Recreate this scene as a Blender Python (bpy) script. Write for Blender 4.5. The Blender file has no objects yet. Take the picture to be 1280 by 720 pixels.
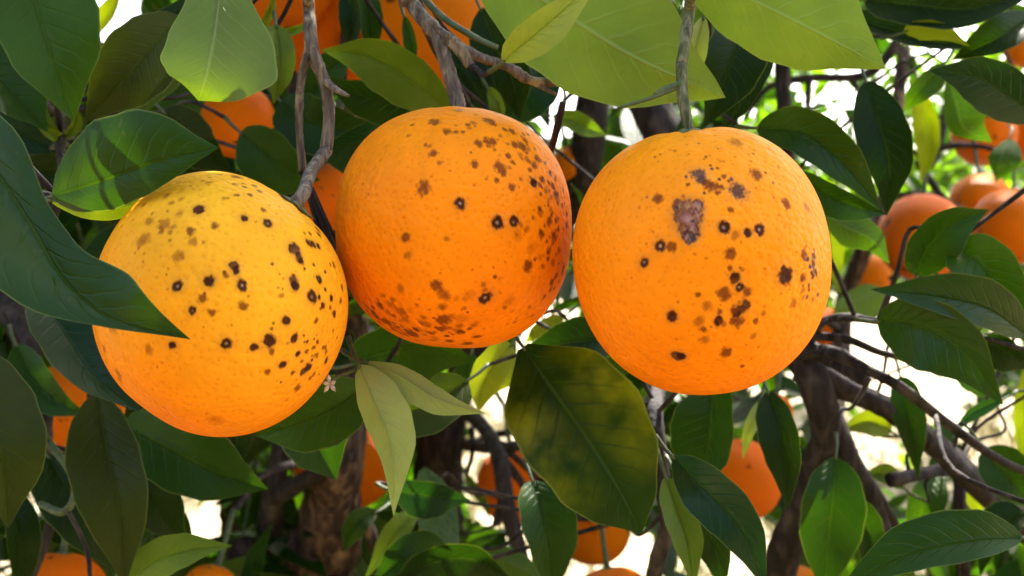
import bpy, math, random
import numpy as np
from mathutils import Vector, Matrix

random.seed(11)
RNG = np.random.default_rng(11)
scene = bpy.context.scene
C = scene.collection
R = math.radians

# ------------------------------------------------------------------ camera
CAM_Z, LENS = 1.35, 45.0
FPX = 1280 * LENS / 36.0
cam_data = bpy.data.cameras.new('camera')
cam = bpy.data.objects.new('camera', cam_data); C.objects.link(cam)
cam.location = (0, 0, CAM_Z); cam.rotation_euler = (R(90), 0, 0)
cam_data.lens = LENS; cam_data.sensor_width = 36
cam_data.clip_start = 0.02; cam_data.clip_end = 2000
cam_data.dof.use_dof = True
cam_data.dof.focus_distance = 0.385
cam_data.dof.aperture_fstop = 20
scene.camera = cam

# ------------------------------------------------------------------ sky, sun, exposure
SUN_AZ, SUN_EL = R(28), R(52)          # azimuth measured from +Y towards +X: behind the tree, to the right
world = bpy.data.worlds.new('World'); scene.world = world; world.use_nodes = True
wn, wl_ = world.node_tree.nodes, world.node_tree.links
sky = wn.new('ShaderNodeTexSky'); sky.sky_type = 'NISHITA'; sky.sun_disc = False
sky.sun_elevation = SUN_EL; sky.sun_rotation = SUN_AZ
sky.air_density = 0.8; sky.dust_density = 6.0; sky.ozone_density = 0.3
bg = wn['Background']; bg.inputs['Strength'].default_value = 0.15
wl_.new(sky.outputs['Color'], bg.inputs['Color'])
sun_data = bpy.data.lights.new('sun', 'SUN'); sun_data.energy = 5.0; sun_data.angle = R(0.53)
sun_data.color = (1.0, 0.95, 0.86)
sun = bpy.data.objects.new('sun', sun_data); C.objects.link(sun)
sd = Vector((math.sin(SUN_AZ)*math.cos(SUN_EL), math.cos(SUN_AZ)*math.cos(SUN_EL), math.sin(SUN_EL)))
sun.rotation_euler = sd.to_track_quat('Z', 'Y').to_euler(); sun.location = sd*20
vs = scene.view_settings
vs.view_transform = 'Standard'; vs.look = 'None'; vs.gamma = 1.0; vs.use_curve_mapping = False
vs.exposure = 2.85
scene.cycles.max_bounces = 6; scene.cycles.diffuse_bounces = 3; scene.cycles.glossy_bounces = 2
scene.cycles.transmission_bounces = 4; scene.cycles.sample_clamp_indirect = 6.0

# ------------------------------------------------------------------ helpers
def P(px, py, d):
    """world point seen at photograph pixel (px, py), d metres into the scene"""
    return Vector(((px-640)/FPX*d, d, CAM_Z-(py-360)/FPX*d))

def project(p):
    d = p[1]
    return 640+p[0]/d*FPX, 360-(p[2]-CAM_Z)/d*FPX, d

def link(name, mesh, parent=None):
    o = bpy.data.objects.new(name, mesh); C.objects.link(o)
    if parent is not None: o.parent = parent
    return o

def np_mesh(name, V, F, mat, smooth=True, uv=None, cols=None, tint=None):
    """V (n,3); F (m,4) quads (or (m,3)); uv per vertex; cols per vertex rgb; tint per vertex float"""
    V = np.asarray(V, np.float32); F = np.asarray(F, np.int32)
    m = bpy.data.meshes.new(name); k = F.shape[1]
    m.vertices.add(len(V)); m.vertices.foreach_set('co', V.ravel())
    m.loops.add(F.size); m.loops.foreach_set('vertex_index', F.ravel())
    m.polygons.add(len(F))
    m.polygons.foreach_set('loop_start', np.arange(0, F.size, k, dtype=np.int32))
    m.polygons.foreach_set('loop_total', np.full(len(F), k, np.int32))
    m.polygons.foreach_set('use_smooth', np.full(len(F), smooth, bool))
    if uv is not None:
        l = m.uv_layers.new(name='UVMap')
        l.data.foreach_set('uv', np.asarray(uv, np.float32)[F.ravel()].ravel())
    if cols is not None:
        a = m.attributes.new('col', 'FLOAT_COLOR', 'POINT')
        c4 = np.ones((len(V), 4), np.float32); c4[:, :3] = cols
        a.data.foreach_set('color', c4.ravel())
    if tint is not None:
        a = m.attributes.new('tint', 'FLOAT', 'POINT')
        a.data.foreach_set('value', np.asarray(tint, np.float32))
    m.update(calc_edges=True); m.validate()
    m.materials.append(mat)
    return m

def catmull(pts, n):
    """smooth curve through rows of pts, n samples"""
    p = np.asarray(pts, float)
    if len(p) == 2:
        t = np.linspace(0, 1, n)[:, None]; return p[0]*(1-t)+p[1]*t
    q = np.vstack([2*p[0]-p[1], p, 2*p[-1]-p[-2]])
    out = []
    for s in np.linspace(0, len(p)-1-1e-9, n):
        i = int(s); f = s-i
        a, b, c, d = q[i], q[i+1], q[i+2], q[i+3]
        out.append(0.5*((2*b)+(c-a)*f+(2*a-5*b+4*c-d)*f*f+(3*b-a-3*c+d)*f**3))
    return np.array(out)

def tube_arrays(pts, radii, sides=12, per=8, rough=0.0, knots=0.0, seed=0):
    """tapered tube through world points; returns V,F"""
    rg = np.random.default_rng(seed)
    n = max(2, (len(pts)-1)*per+1)
    c = catmull(np.c_[np.array([list(p) for p in pts]), np.array(radii)], n)
    cen, rad = c[:, :3], np.maximum(c[:, 3], 0.0003)
    tan = np.gradient(cen, axis=0); tan /= np.linalg.norm(tan, axis=1)[:, None]+1e-12
    ref = np.array([0.31, 0.9, 0.12]); ref /= np.linalg.norm(ref)
    V = []
    ph = np.arange(sides)/sides*2*math.pi
    lob = rg.uniform(-1, 1, (3,))*rough; lp = rg.uniform(0, 6.28, 3)
    a = None
    kn = np.ones(n)
    if knots > 0:
        for _ in range(max(1, n//7)):
            k0 = rg.integers(0, n); kn += knots*np.exp(-((np.arange(n)-k0)/1.2)**2)*rg.uniform(.3, 1)
    for i in range(n):
        t = tan[i]
        if a is None: a = ref-t*ref.dot(t)
        else: a = a-t*a.dot(t)
        a /= np.linalg.norm(a)
        b = np.cross(t, a)
        prof = 1+lob[0]*np.cos(2*ph+lp[0]+i*.11)+lob[1]*np.cos(3*ph+lp[1]-i*.07)+lob[2]*np.cos(5*ph+lp[2]+i*.05)
        prof = prof+rg.normal(0, rough*.25, sides)
        r = rad[i]*prof*kn[i]
        V.append(cen[i]+np.outer(np.cos(ph)*r, a)+np.outer(np.sin(ph)*r, b))
    V = np.vstack(V); F = []
    for i in range(n-1):
        for j in range(sides):
            k = (j+1) % sides
            F.append((i*sides+j, i*sides+k, (i+1)*sides+k, (i+1)*sides+j))
    e0, e1 = len(V), len(V)+1
    V = np.vstack([V, cen[0], cen[-1]])
    for j in range(0, sides):
        k = (j+1) % sides
        F.append((e0, k, j, e0)); F.append((e1, (n-1)*sides+j, (n-1)*sides+k, e1))
    return V, F, cen, rad

def poly_mesh(name, V, F, mat):
    m = bpy.data.meshes.new(name)
    m.from_pydata([tuple(v) for v in V], [], [tuple(dict.fromkeys(f)) for f in F])
    m.polygons.foreach_set('use_smooth', np.ones(len(m.polygons), bool))
    m.materials.append(mat); m.update(); return m

# ------------------------------------------------------------------ materials
def new_mat(name):
    m = bpy.data.materials.new(name); m.use_nodes = True
    nt = m.node_tree; nt.nodes.clear()
    return m, nt.nodes, nt.links

def N(nodes, typ, **kw):
    n = nodes.new(typ)
    for k, v in kw.items():
        if hasattr(n, k): setattr(n, k, v)
    return n

def math_node(nodes, links, op, a, b=None, clamp=False):
    n = nodes.new('ShaderNodeMath'); n.operation = op; n.use_clamp = clamp
    for i, x in enumerate((a, b)):
        if x is None: continue
        if isinstance(x, (int, float)): n.inputs[i].default_value = x
        else: links.new(x, n.inputs[i])
    return n.outputs[0]

def mix_rgb(nodes, links, fac, a, b, blend='MIX'):
    n = nodes.new('ShaderNodeMix'); n.data_type = 'RGBA'; n.blend_type = blend
    for sock, x in ((n.inputs[0], fac), (n.inputs[6], a), (n.inputs[7], b)):
        if isinstance(x, (int, float)): sock.default_value = x
        elif isinstance(x, tuple): sock.default_value = (*x, 1)
        else: links.new(x, sock)
    return n.outputs[2]

def ramp(nodes, links, fac, stops):
    n = nodes.new('ShaderNodeValToRGB'); links.new(fac, n.inputs[0])
    e = n.color_ramp.elements
    while len(e) < len(stops): e.new(0.5)
    for i, (p, c) in enumerate(stops):
        e[i].position = p; e[i].color = (*c, 1) if len(c) == 3 else c
    return n.outputs[0]

def orange_material():
    m, n, l = new_mat('orange_rind')
    out = N(n, 'ShaderNodeOutputMaterial'); b = N(n, 'ShaderNodeBsdfPrincipled')
    at = N(n, 'ShaderNodeAttribute', attribute_name='col')
    tc = N(n, 'ShaderNodeTexCoord')
    no = N(n, 'ShaderNodeTexNoise'); no.inputs['Scale'].default_value = 60; no.inputs['Detail'].default_value = 5
    l.new(tc.outputs['Object'], no.inputs['Vector'])
    mot = ramp(n, l, no.outputs['Fac'], [(0.3, (0.90, 0.86, 0.8)), (0.7, (1.0, 1.0, 1.0))])
    vo = N(n, 'ShaderNodeTexVoronoi'); vo.inputs['Scale'].default_value = 540
    l.new(tc.outputs['Object'], vo.inputs['Vector'])
    pore = ramp(n, l, vo.outputs['Distance'], [(0.0, (0.84, 0.74, 0.62)), (0.36, (1, 1, 1))])
    c1 = mix_rgb(n, l, 1.0, at.outputs['Color'], mot, 'MULTIPLY')
    c2 = mix_rgb(n, l, 0.8, c1, pore, 'MULTIPLY')
    l.new(c2, b.inputs['Base Color'])
    b.inputs['Roughness'].default_value = 0.40
    b.inputs['Specular IOR Level'].default_value = 0.06
    vo2 = N(n, 'ShaderNodeTexVoronoi', feature='SMOOTH_F1'); vo2.inputs['Scale'].default_value = 540
    l.new(tc.outputs['Object'], vo2.inputs['Vector'])
    h = math_node(n, l, 'MULTIPLY', vo2.outputs['Distance'], 0.7)
    no2 = N(n, 'ShaderNodeTexNoise'); no2.inputs['Scale'].default_value = 130; no2.inputs['Detail'].default_value = 4
    l.new(tc.outputs['Object'], no2.inputs['Vector'])
    h2 = math_node(n, l, 'ADD', h, math_node(n, l, 'MULTIPLY', no2.outputs['Fac'], 1.2))
    bp = N(n, 'ShaderNodeBump'); bp.inputs['Strength'].default_value = 0.8; bp.inputs['Distance'].default_value = 0.0009
    l.new(h2, bp.inputs['Height']); l.new(bp.outputs[0], b.inputs['Normal'])
    l.new(b.outputs[0], out.inputs['Surface'])
    return m

def leaf_material(name, source, mottled=False, spec=0.10, through=0.12, rough=0.34):
    """source 'object' : colour from the object's own colour; 'tint' : colour from a per-leaf attribute"""
    m, n, l = new_mat(name)
    out = N(n, 'ShaderNodeOutputMaterial'); b = N(n, 'ShaderNodeBsdfPrincipled')
    tr = N(n, 'ShaderNodeBsdfTranslucent'); mx = N(n, 'ShaderNodeMixShader')
    geo = N(n, 'ShaderNodeNewGeometry'); uv = N(n, 'ShaderNodeUVMap'); uv.uv_map = 'UVMap'
    sep = N(n, 'ShaderNodeSeparateXYZ'); l.new(uv.outputs[0], sep.inputs[0])
    if source == 'object':
        oi = N(n, 'ShaderNodeObjectInfo'); base = oi.outputs['Color']; rnd = oi.outputs['Random']
    else:
        at = N(n, 'ShaderNodeAttribute', attribute_name='tint'); rnd = at.outputs['Fac']
        base = ramp(n, l, rnd, [(0.0, (0.006, 0.018, 0.002)), (0.5, (0.014, 0.042, 0.004)),
                                (0.85, (0.055, 0.110, 0.010)), (1.0, (0.110, 0.150, 0.022))])
    tc = N(n, 'ShaderNodeTexCoord')
    # vein coordinates: x along the leaf, y across (0.5 is the midrib)
    av = math_node(n, l, 'ABSOLUTE', math_node(n, l, 'SUBTRACT', sep.outputs['Y'], 0.5))
    wob = N(n, 'ShaderNodeTexNoise'); wob.inputs['Scale'].default_value = 6
    l.new(uv.outputs[0], wob.inputs['Vector'])
    vx = math_node(n, l, 'SUBTRACT', sep.outputs['X'], math_node(n, l, 'MULTIPLY', av, 0.42))
    vx = math_node(n, l, 'ADD', vx, math_node(n, l, 'MULTIPLY', wob.outputs['Fac'], 0.05))
    ph = math_node(n, l, 'FRACT', math_node(n, l, 'MULTIPLY', vx, 11.0))
    dv = math_node(n, l, 'ABSOLUTE', math_node(n, l, 'SUBTRACT', ph, 0.5))
    lat = math_node(n, l, 'SUBTRACT', 1.0, math_node(n, l, 'MULTIPLY', dv, 9.0), True)
    lat = math_node(n, l, 'MULTIPLY', lat, math_node(n, l, 'SUBTRACT', 1.0, math_node(n, l, 'MULTIPLY', av, 2.0), True))
    mid = math_node(n, l, 'SUBTRACT', 1.0, math_node(n, l, 'MULTIPLY', av, 42.0), True)
    vein = math_node(n, l, 'MAXIMUM', math_node(n, l, 'MULTIPLY', lat, 0.30), mid)
    # blotches and age
    no = N(n, 'ShaderNodeTexNoise'); no.inputs['Scale'].default_value = 34; no.inputs['Detail'].default_value = 6
    l.new(tc.outputs['Object'], no.inputs['Vector'])
    bl = ramp(n, l, no.outputs['Fac'], [(0.28, (0.66, 0.72, 0.70)), (0.55, (1, 1, 1)), (0.78, (1.28, 1.18, 0.95))])
    top = mix_rgb(n, l, 1.0, base, bl, 'MULTIPLY')
    if mottled:
        n2 = N(n, 'ShaderNodeTexNoise'); n2.inputs['Scale'].default_value = 58; n2.inputs['Detail'].default_value = 3
        l.new(tc.outputs['Object'], n2.inputs['Vector'])
        away = math_node(n, l, 'MULTIPLY', av, 3.2, True)
        f = math_node(n, l, 'MULTIPLY', ramp(n, l, n2.outputs['Fac'], [(0.33, (0, 0, 0)), (0.68, (1, 1, 1))]), away)
        zone = ramp(n, l, sep.outputs['X'], [(0.05, (0, 0, 0)), (0.28, (1, 1, 1)), (0.5, (.8, .8, .8)), (0.78, (.05, .05, .05))])
        f = math_node(n, l, 'MULTIPLY', f, zone)
        f = math_node(n, l, 'MULTIPLY', f, math_node(n, l, 'SUBTRACT', 1.0, lat, True))
        top = mix_rgb(n, l, math_node(n, l, 'MULTIPLY', f, 1.25, True), top, (0.098, 0.112, 0.002))
    light = mix_rgb(n, l, 0.35, top, (0.09, 0.14, 0.03))
    topv = mix_rgb(n, l, math_node(n, l, 'MULTIPLY', vein, 0.55), top, light)
    rim = math_node(n, l, 'MULTIPLY', math_node(n, l, 'SUBTRACT', av, 0.478), 60.0, True)
    topv = mix_rgb(n, l, math_node(n, l, 'MULTIPLY', rim, 0.45), topv, (0.13, 0.16, 0.05))
    # dust and scurf specks
    n3 = N(n, 'ShaderNodeTexNoise'); n3.inputs['Scale'].default_value = 260; n3.inputs['Detail'].default_value = 2
    l.new(tc.outputs['Object'], n3.inputs['Vector'])
    sp = ramp(n, l, n3.outputs['Fac'], [(0.70, (0, 0, 0)), (0.76, (1, 1, 1))])
    topv = mix_rgb(n, l, math_node(n, l, 'MULTIPLY', sp, 0.35), topv, (0.05, 0.05, 0.025))
    n5 = N(n, 'ShaderNodeTexNoise'); n5.inputs['Scale'].default_value = 75; n5.inputs['Detail'].default_value = 1
    l.new(tc.outputs['Object'], n5.inputs['Vector'])
    sc5 = ramp(n, l, n5.outputs['Fac'], [(0.755, (0, 0, 0)), (0.775, (1, 1, 1))])
    topv = mix_rgb(n, l, math_node(n, l, 'MULTIPLY', sc5, 0.7), topv, (0.085, 0.05, 0.015))
    scl = mix_rgb(n, l, 1.0, topv, (1.5, 1.5, 1.6), 'MULTIPLY')
    und = mix_rgb(n, l, 0.28, scl, (0.12, 0.145, 0.035))
    und = mix_rgb(n, l, math_node(n, l, 'MULTIPLY', vein, 0.55), und, (0.24, 0.29, 0.12))
    colr = mix_rgb(n, l, geo.outputs['Backfacing'], topv, und)
    l.new(colr, b.inputs['Base Color'])
    rr = N(n, 'ShaderNodeMix'); l.new(geo.outputs['Backfacing'], rr.inputs[0])
    rr.inputs[2].default_value = rough; rr.inputs[3].default_value = 0.6
    n4 = N(n, 'ShaderNodeTexNoise'); n4.inputs['Scale'].default_value = 70; n4.inputs['Detail'].default_value = 4
    l.new(tc.outputs['Object'], n4.inputs['Vector'])
    l.new(math_node(n, l, 'ADD', rr.outputs[0], math_node(n, l, 'MULTIPLY', n4.outputs['Fac'], 0.16)), b.inputs['Roughness'])
    b.inputs['Specular IOR Level'].default_value = spec
    tcol = mix_rgb(n, l, 1.0, topv, (4.6, 4.8, 0.4), 'MULTIPLY')
    l.new(tcol, tr.inputs['Color'])
    hgt = math_node(n, l, 'SUBTRACT', math_node(n, l, 'MULTIPLY', no.outputs['Fac'], 0.8), math_node(n, l, 'MULTIPLY', vein, 0.55))
    bp = N(n, 'ShaderNodeBump'); bp.inputs['Strength'].default_value = 0.6; bp.inputs['Distance'].default_value = 0.0028
    l.new(hgt, bp.inputs['Height']); l.new(bp.outputs[0], b.inputs['Normal'])
    mx.inputs[0].default_value = through
    l.new(b.outputs[0], mx.inputs[1]); l.new(tr.outputs[0], mx.inputs[2]); l.new(mx.outputs[0], out.inputs['Surface'])
    return m

def bark_material(name, c0, c1, c2, sc=1.0):
    m, n, l = new_mat(name)
    out = N(n, 'ShaderNodeOutputMaterial'); b = N(n, 'ShaderNodeBsdfPrincipled')
    tc = N(n, 'ShaderNodeTexCoord'); mp = N(n, 'ShaderNodeMapping')
    mp.inputs['Scale'].default_value = (170*sc, 170*sc, 26*sc); l.new(tc.outputs['Object'], mp.inputs[0])
    a = N(n, 'ShaderNodeTexNoise'); a.inputs['Scale'].default_value = 1; a.inputs['Detail'].default_value = 7; a.inputs['Distortion'].default_value = 0.6
    l.new(mp.outputs[0], a.inputs['Vector'])
    p = N(n, 'ShaderNodeTexNoise'); p.inputs['Scale'].default_value = 45*sc; p.inputs['Detail'].default_value = 5
    l.new(tc.outputs['Object'], p.inputs['Vector'])
    col = ramp(n, l, a.outputs['Fac'], [(0.32, c0), (0.52, c1), (0.72, c2)])
    col = mix_rgb(n, l, ramp(n, l, p.outputs['Fac'], [(0.58, (0, 0, 0)), (0.72, (1, 1, 1))]), col, (c2[0]*1.15, c2[1]*1.2, c2[2]*1.05))
    l.new(col, b.inputs['Base Color']); b.inputs['Roughness'].default_value = 0.85
    b.inputs['Specular IOR Level'].default_value = 0.25
    bp = N(n, 'ShaderNodeBump'); bp.inputs['Strength'].default_value = 0.9; bp.inputs['Distance'].default_value = 0.0025/sc
    l.new(math_node(n, l, 'ADD', a.outputs['Fac'], math_node(n, l, 'MULTIPLY', p.outputs['Fac'], .5)), bp.inputs['Height'])
    l.new(bp.outputs[0], b.inputs['Normal'])
    l.new(b.outputs[0], out.inputs['Surface']); return m

def plain_material(name, c0, c1, scale, rough=0.7):
    m, n, l = new_mat(name)
    out = N(n, 'ShaderNodeOutputMaterial'); b = N(n, 'ShaderNodeBsdfPrincipled')
    tc = N(n, 'ShaderNodeTexCoord'); a = N(n, 'ShaderNodeTexNoise')
    a.inputs['Scale'].default_value = scale; a.inputs['Detail'].default_value = 6
    l.new(tc.outputs['Object'], a.inputs['Vector'])
    l.new(ramp(n, l, a.outputs['Fac'], [(0.35, c0), (0.65, c1)]), b.inputs['Base Color'])
    b.inputs['Roughness'].default_value = rough
    bp = N(n, 'ShaderNodeBump'); bp.inputs['Strength'].default_value = 0.5; bp.inputs['Distance'].default_value = 0.2/scale
    l.new(a.outputs['Fac'], bp.inputs['Height']); l.new(bp.outputs[0], b.inputs['Normal'])
    l.new(b.outputs[0], out.inputs['Surface']); return m

M_RIND = orange_material()
M_LEAF = leaf_material('citrus_leaf', 'object')
M_MOTTLED = leaf_material('yellowing_citrus_leaf', 'object', True)
M_CROWN = leaf_material('citrus_crown_leaf', 'tint', spec=.10, through=.26)
M_GLOSS = leaf_material('glossy_citrus_leaf', 'object', spec=.15, through=.10, rough=.28)
M_LIMB = bark_material('limb_bark', (0.007, 0.005, 0.0045), (0.022, 0.015, 0.013), (0.060, 0.044, 0.038))
M_BROWN = bark_material('brown_fibrous_bark', (0.012, 0.007, 0.005), (0.050, 0.028, 0.018), (0.19, 0.115, 0.07))
M_TWIG = bark_material('grey_twig_bark', (0.040, 0.029, 0.022), (0.115, 0.088, 0.064), (0.26, 0.21, 0.14), 3.0)
M_STALK = bark_material('grey_green_stalk', (0.030, 0.038, 0.014), (0.085, 0.092, 0.040), (0.20, 0.19, 0.11), 4.0)
M_GREEN = plain_material('green_shoot', (0.025, 0.045, 0.010), (0.065, 0.085, 0.025), 300, 0.6)
M_CALYX = plain_material('calyx_green', (0.06, 0.085, 0.02), (0.15, 0.15, 0.06), 500, 0.7)
M_DRY = plain_material('dried_flower', (0.30, 0.26, 0.20), (0.55, 0.50, 0.42), 600, 0.8)

# ------------------------------------------------------------------ the ground
def ground_material():
    m, n, l = new_mat('dry_orchard_soil')
    out = N(n, 'ShaderNodeOutputMaterial'); b = N(n, 'ShaderNodeBsdfPrincipled')
    tc = N(n, 'ShaderNodeTexCoord')
    a = N(n, 'ShaderNodeTexNoise'); a.inputs['Scale'].default_value = 0.9; a.inputs['Detail'].default_value = 8
    f = N(n, 'ShaderNodeTexNoise'); f.inputs['Scale'].default_value = 14; f.inputs['Detail'].default_value = 8
    for x in (a, f): l.new(tc.outputs['Object'], x.inputs['Vector'])
    soil = ramp(n, l, f.outputs['Fac'], [(0.3, (0.10, 0.080, 0.050)), (0.5, (0.21, 0.175, 0.115)), (0.7, (0.32, 0.27, 0.19))])
    grass = ramp(n, l, f.outputs['Fac'], [(0.3, (0.06, 0.075, 0.02)), (0.7, (0.20, 0.20, 0.075))])
    dry = mix_rgb(n, l, ramp(n, l, a.outputs['Fac'], [(0.55, (0, 0, 0)), (0.68, (0.8, 0.8, 0.8))]), soil, grass)
    # unseen near ground: darker tan set to temper bounced light; dry soil beyond
    bounce_tone = ramp(n, l, f.outputs['Fac'], [(0.3, (0.085, 0.066, 0.030)), (0.5, (0.17, 0.130, 0.060)), (0.7, (0.26, 0.195, 0.095))])
    sp = N(n, 'ShaderNodeSeparateXYZ'); l.new(tc.outputs['Object'], sp.inputs[0])
    yy = math_node(n, l, 'ADD', sp.outputs['Y'], math_node(n, l, 'MULTIPLY', a.outputs['Fac'], 1.6))
    far = math_node(n, l, 'MULTIPLY', math_node(n, l, 'SUBTRACT', yy, 4.4), 1.2, True)
    l.new(mix_rgb(n, l, far, bounce_tone, dry), b.inputs['Base Color'])
    b.inputs['Roughness'].default_value = 0.95; b.inputs['Specular IOR Level'].default_value = 0.15
    bp = N(n, 'ShaderNodeBump'); bp.inputs['Strength'].default_value = 0.8; bp.inputs['Distance'].default_value = 0.04
    l.new(f.outputs['Fac'], bp.inputs['Height']); l.new(bp.outputs[0], b.inputs['Normal'])
    l.new(b.outputs[0], out.inputs['Surface']); return m

def build_ground():
    g = np.concatenate([-np.geomspace(900, 12, 24), np.linspace(-11.5, 30, 120), np.geomspace(31, 900, 22)])
    X, Y = np.meshgrid(g, g, indexing='ij')
    near = np.exp(-((np.hypot(X, Y-8))/25)**2)
    Z = near*(0.03*np.sin(X*1.3+.4*Y)+0.025*np.sin(Y*1.9-X*.7)+RNG.normal(0, .006, X.shape))
    k = len(g); idx = np.arange(k*k).reshape(k, k)
    F = np.stack([idx[:-1, :-1], idx[1:, :-1], idx[1:, 1:], idx[:-1, 1:]], -1).reshape(-1, 4)
    o = link('ground', np_mesh('ground', np.stack([X, Y, Z], -1).reshape(-1, 3), F, ground_material()))
    o['kind'] = 'structure'; o['label'] = 'pale dry sunlit orchard soil with patches of straw grass'
    return o
build_ground()

# ------------------------------------------------------------------ the fruiting tree: trunk, limbs, twigs
tree = bpy.data.objects.new('orange_tree', None); C.objects.link(tree)
tree.location = (-0.1, 1.45, 0)
tree['label'] = 'leafy orange tree carrying the three spotted oranges'; tree['category'] = 'tree'
TL = Vector(tree.location)
SKEL = []                                   # samples of the woody skeleton, to hang things from

def px_tube(name, rows, mat, sides=12, per=7, rough=0.10, knots=0.0, seed=0, parent=tree, keep=True):
    """rows: (px, py, depth, radius in photograph pixels)"""
    pts = [P(a, b, d) for a, b, d, r in rows]; rad = [r*d/FPX for a, b, d, r in rows]
    return w_tube(name, pts, rad, mat, sides, per, rough, knots, seed, parent, keep)

def w_tube(name, pts, rad, mat, sides=12, per=7, rough=0.10, knots=0.0, seed=0, parent=tree, keep=True):
    V, F, cen, rr = tube_arrays(pts, rad, sides, per, rough, knots, seed)
    if keep:
        for c, r in zip(cen, rr): SKEL.append((c[0], c[1], c[2], r))
    off = np.array(parent.location) if parent is not None else np.zeros(3)
    return link(name, poly_mesh(name, V-off, F, mat), parent)

FORK = Vector((-0.10, 1.42, 0.62))
w_tube('trunk', [(-0.12, 1.47, -0.05), (-0.11, 1.46, 0.06), (-0.10, 1.45, 0.25), (-0.09, 1.43, 0.48), (-0.10, 1.42, 0.70)],
       [0.135, 0.10, 0.082, 0.078, 0.06], M_BROWN, 20, 10, 0.12, 0, 3)
def limb(rows, mat, seed, sides=14, rough=0.13, start=True, name='limb', knots=0.08):
    pts = [P(a, b, d) for a, b, d, r in rows]; rad = [r*d/FPX for a, b, d, r in rows]
    if start:
        pts = [FORK+Vector((0, 0, -0.05))]+pts; rad = [max(rad[0]*1.15, 0.02)]+rad
    return w_tube(name, pts, rad, mat, sides, 10, rough, knots, seed)
# brown fibrous limb under the left fruits, running up behind them
limb([(408, 770, 1.02, 42), (410, 680, .97, 38), (414, 610, .94, 35), (424, 560, .92, 33), (436, 480, .94, 26), (432, 330, 1.0, 22),
      (385, 120, 1.08, 20), (330, -160, 1.2, 18), (250, -520, 1.35, 14)], M_BROWN, 5)
limb([(556, 780, 1.2, 36), (548, 690, 1.16, 34), (548, 600, 1.12, 32), (562, 500, 1.1, 28), (620, 380, 1.1, 25), (700, 270, 1.06, 23),
      (728, 210, 1.02, 22), (741, 120, 1.02, 21), (765, -40, 1.06, 19), (820, -360, 1.15, 14)], M_LIMB, 6)
limb([(930, 860, .88, 30), (966, 745, .76, 24), (984, 680, .72, 21), (1014, 600, .69, 18), (1032, 540, .67, 17), (1022, 490, .66, 20),
      (1003, 445, .67, 22), (950, 360, .72, 22), (880, 230, .78, 21), (812, 130, .82, 24), (800, 20, .86, 22), (830, -250, .95, 16)], M_LIMB, 7)
limb([(1006, 452, .665, 18), (1052, 483, .66, 14), (1112, 512, .66, 13), (1176, 562, .67, 14), (1240, 622, .69, 17), (1330, 690, .73, 22), (1470, 720, .8, 18)],
     M_LIMB, 8, start=False)
limb([(1036, 520, .68, 16), (1066, 580, .68, 14), (1090, 625, .69, 14), (1105, 690, .70, 13), (1112, 760, .72, 11)], M_LIMB, 9, start=False)
limb([(1078, 590, .69, 9), (1102, 630, .70, 8), (1122, 672, .71, 8), (1140, 740, .72, 6)], M_LIMB, 10, start=False)
limb([(1028, 560, .72, 10), (1044, 510, .92, 11), (1050, 450, 1.08, 12), (1056, 375, 1.12, 12), (1080, 312, 1.12, 11), (1110, 230, 1.15, 8), (1130, 60, 1.2, 7)], M_BROWN, 11, start=False)
limb([(300, 790, 1.6, 30), (303, 700, 1.6, 27), (306, 620, 1.62, 25), (300, 520, 1.65, 22), (250, 300, 1.7, 18), (180, -100, 1.8, 14)], M_BROWN, 12)
limb([(318, 760, .98, 14), (332, 690, .97, 14), (343, 620, .95, 13), (352, 560, .95, 11), (360, 480, .97, 9), (350, 300, 1.0, 7)], M_LIMB, 13)
limb([(440, 566, .91, 12), (400, 588, .90, 11), (345, 622, .93, 11)], M_LIMB, 14, start=False, name='branch')
limb([(452, 640, .93, 8), (470, 690, .95, 8), (480, 740, .98, 8)], M_BROWN, 15, start=False, name='branch')
limb([(362, 740, 1.0, 9), (352, 690, .99, 8), (345, 640, .96, 7)], M_BROWN, 16, start=False, name='branch')
# thin branches in the open part below the middle fruit
limb([(560, 500, 1.09, 10), (598, 528, .95, 9), (624, 570, .88, 10), (634, 630, .86, 10), (650, 690, .86, 9), (664, 760, .87, 8)], M_LIMB, 17, start=False, name='branch')
limb([(584, 556, 1.08, 8), (622, 560, .90, 7), (668, 553, .88, 6)], M_LIMB, 18, start=False, name='branch')
limb([(618, 560, .885, 6), (648, 598, .9, 5), (676, 640, .92, 5)], M_LIMB, 19, start=False, name='twig')
limb([(626, 555, .885, 5), (664, 590, .9, 4), (690, 620, .92, 3)], M_LIMB, 20, start=False, name='twig')
limb([(632, 606, .87, 6), (624, 640, .88, 6), (620, 656, .88, 5)], M_LIMB, 21, start=False, name='twig')
limb([(590, 535, 1.0, 4), (590, 570, .98, 3), (582, 592, .97, 3)], M_LIMB, 22, start=False, name='twig')
limb([(826, 300, .72, 12), (822, 470, .60, 10), (818, 520, .56, 11), (824, 580, .55, 11), (834, 650, .56, 9), (822, 700, .57, 10), (808, 770, .6, 10)], M_LIMB, 23, start=False, name='branch')
limb([(830, 640, .56, 3), (800, 668, .57, 2.5), (780, 650, .6, 2)], M_LIMB, 24, start=False, name='twig')
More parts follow.
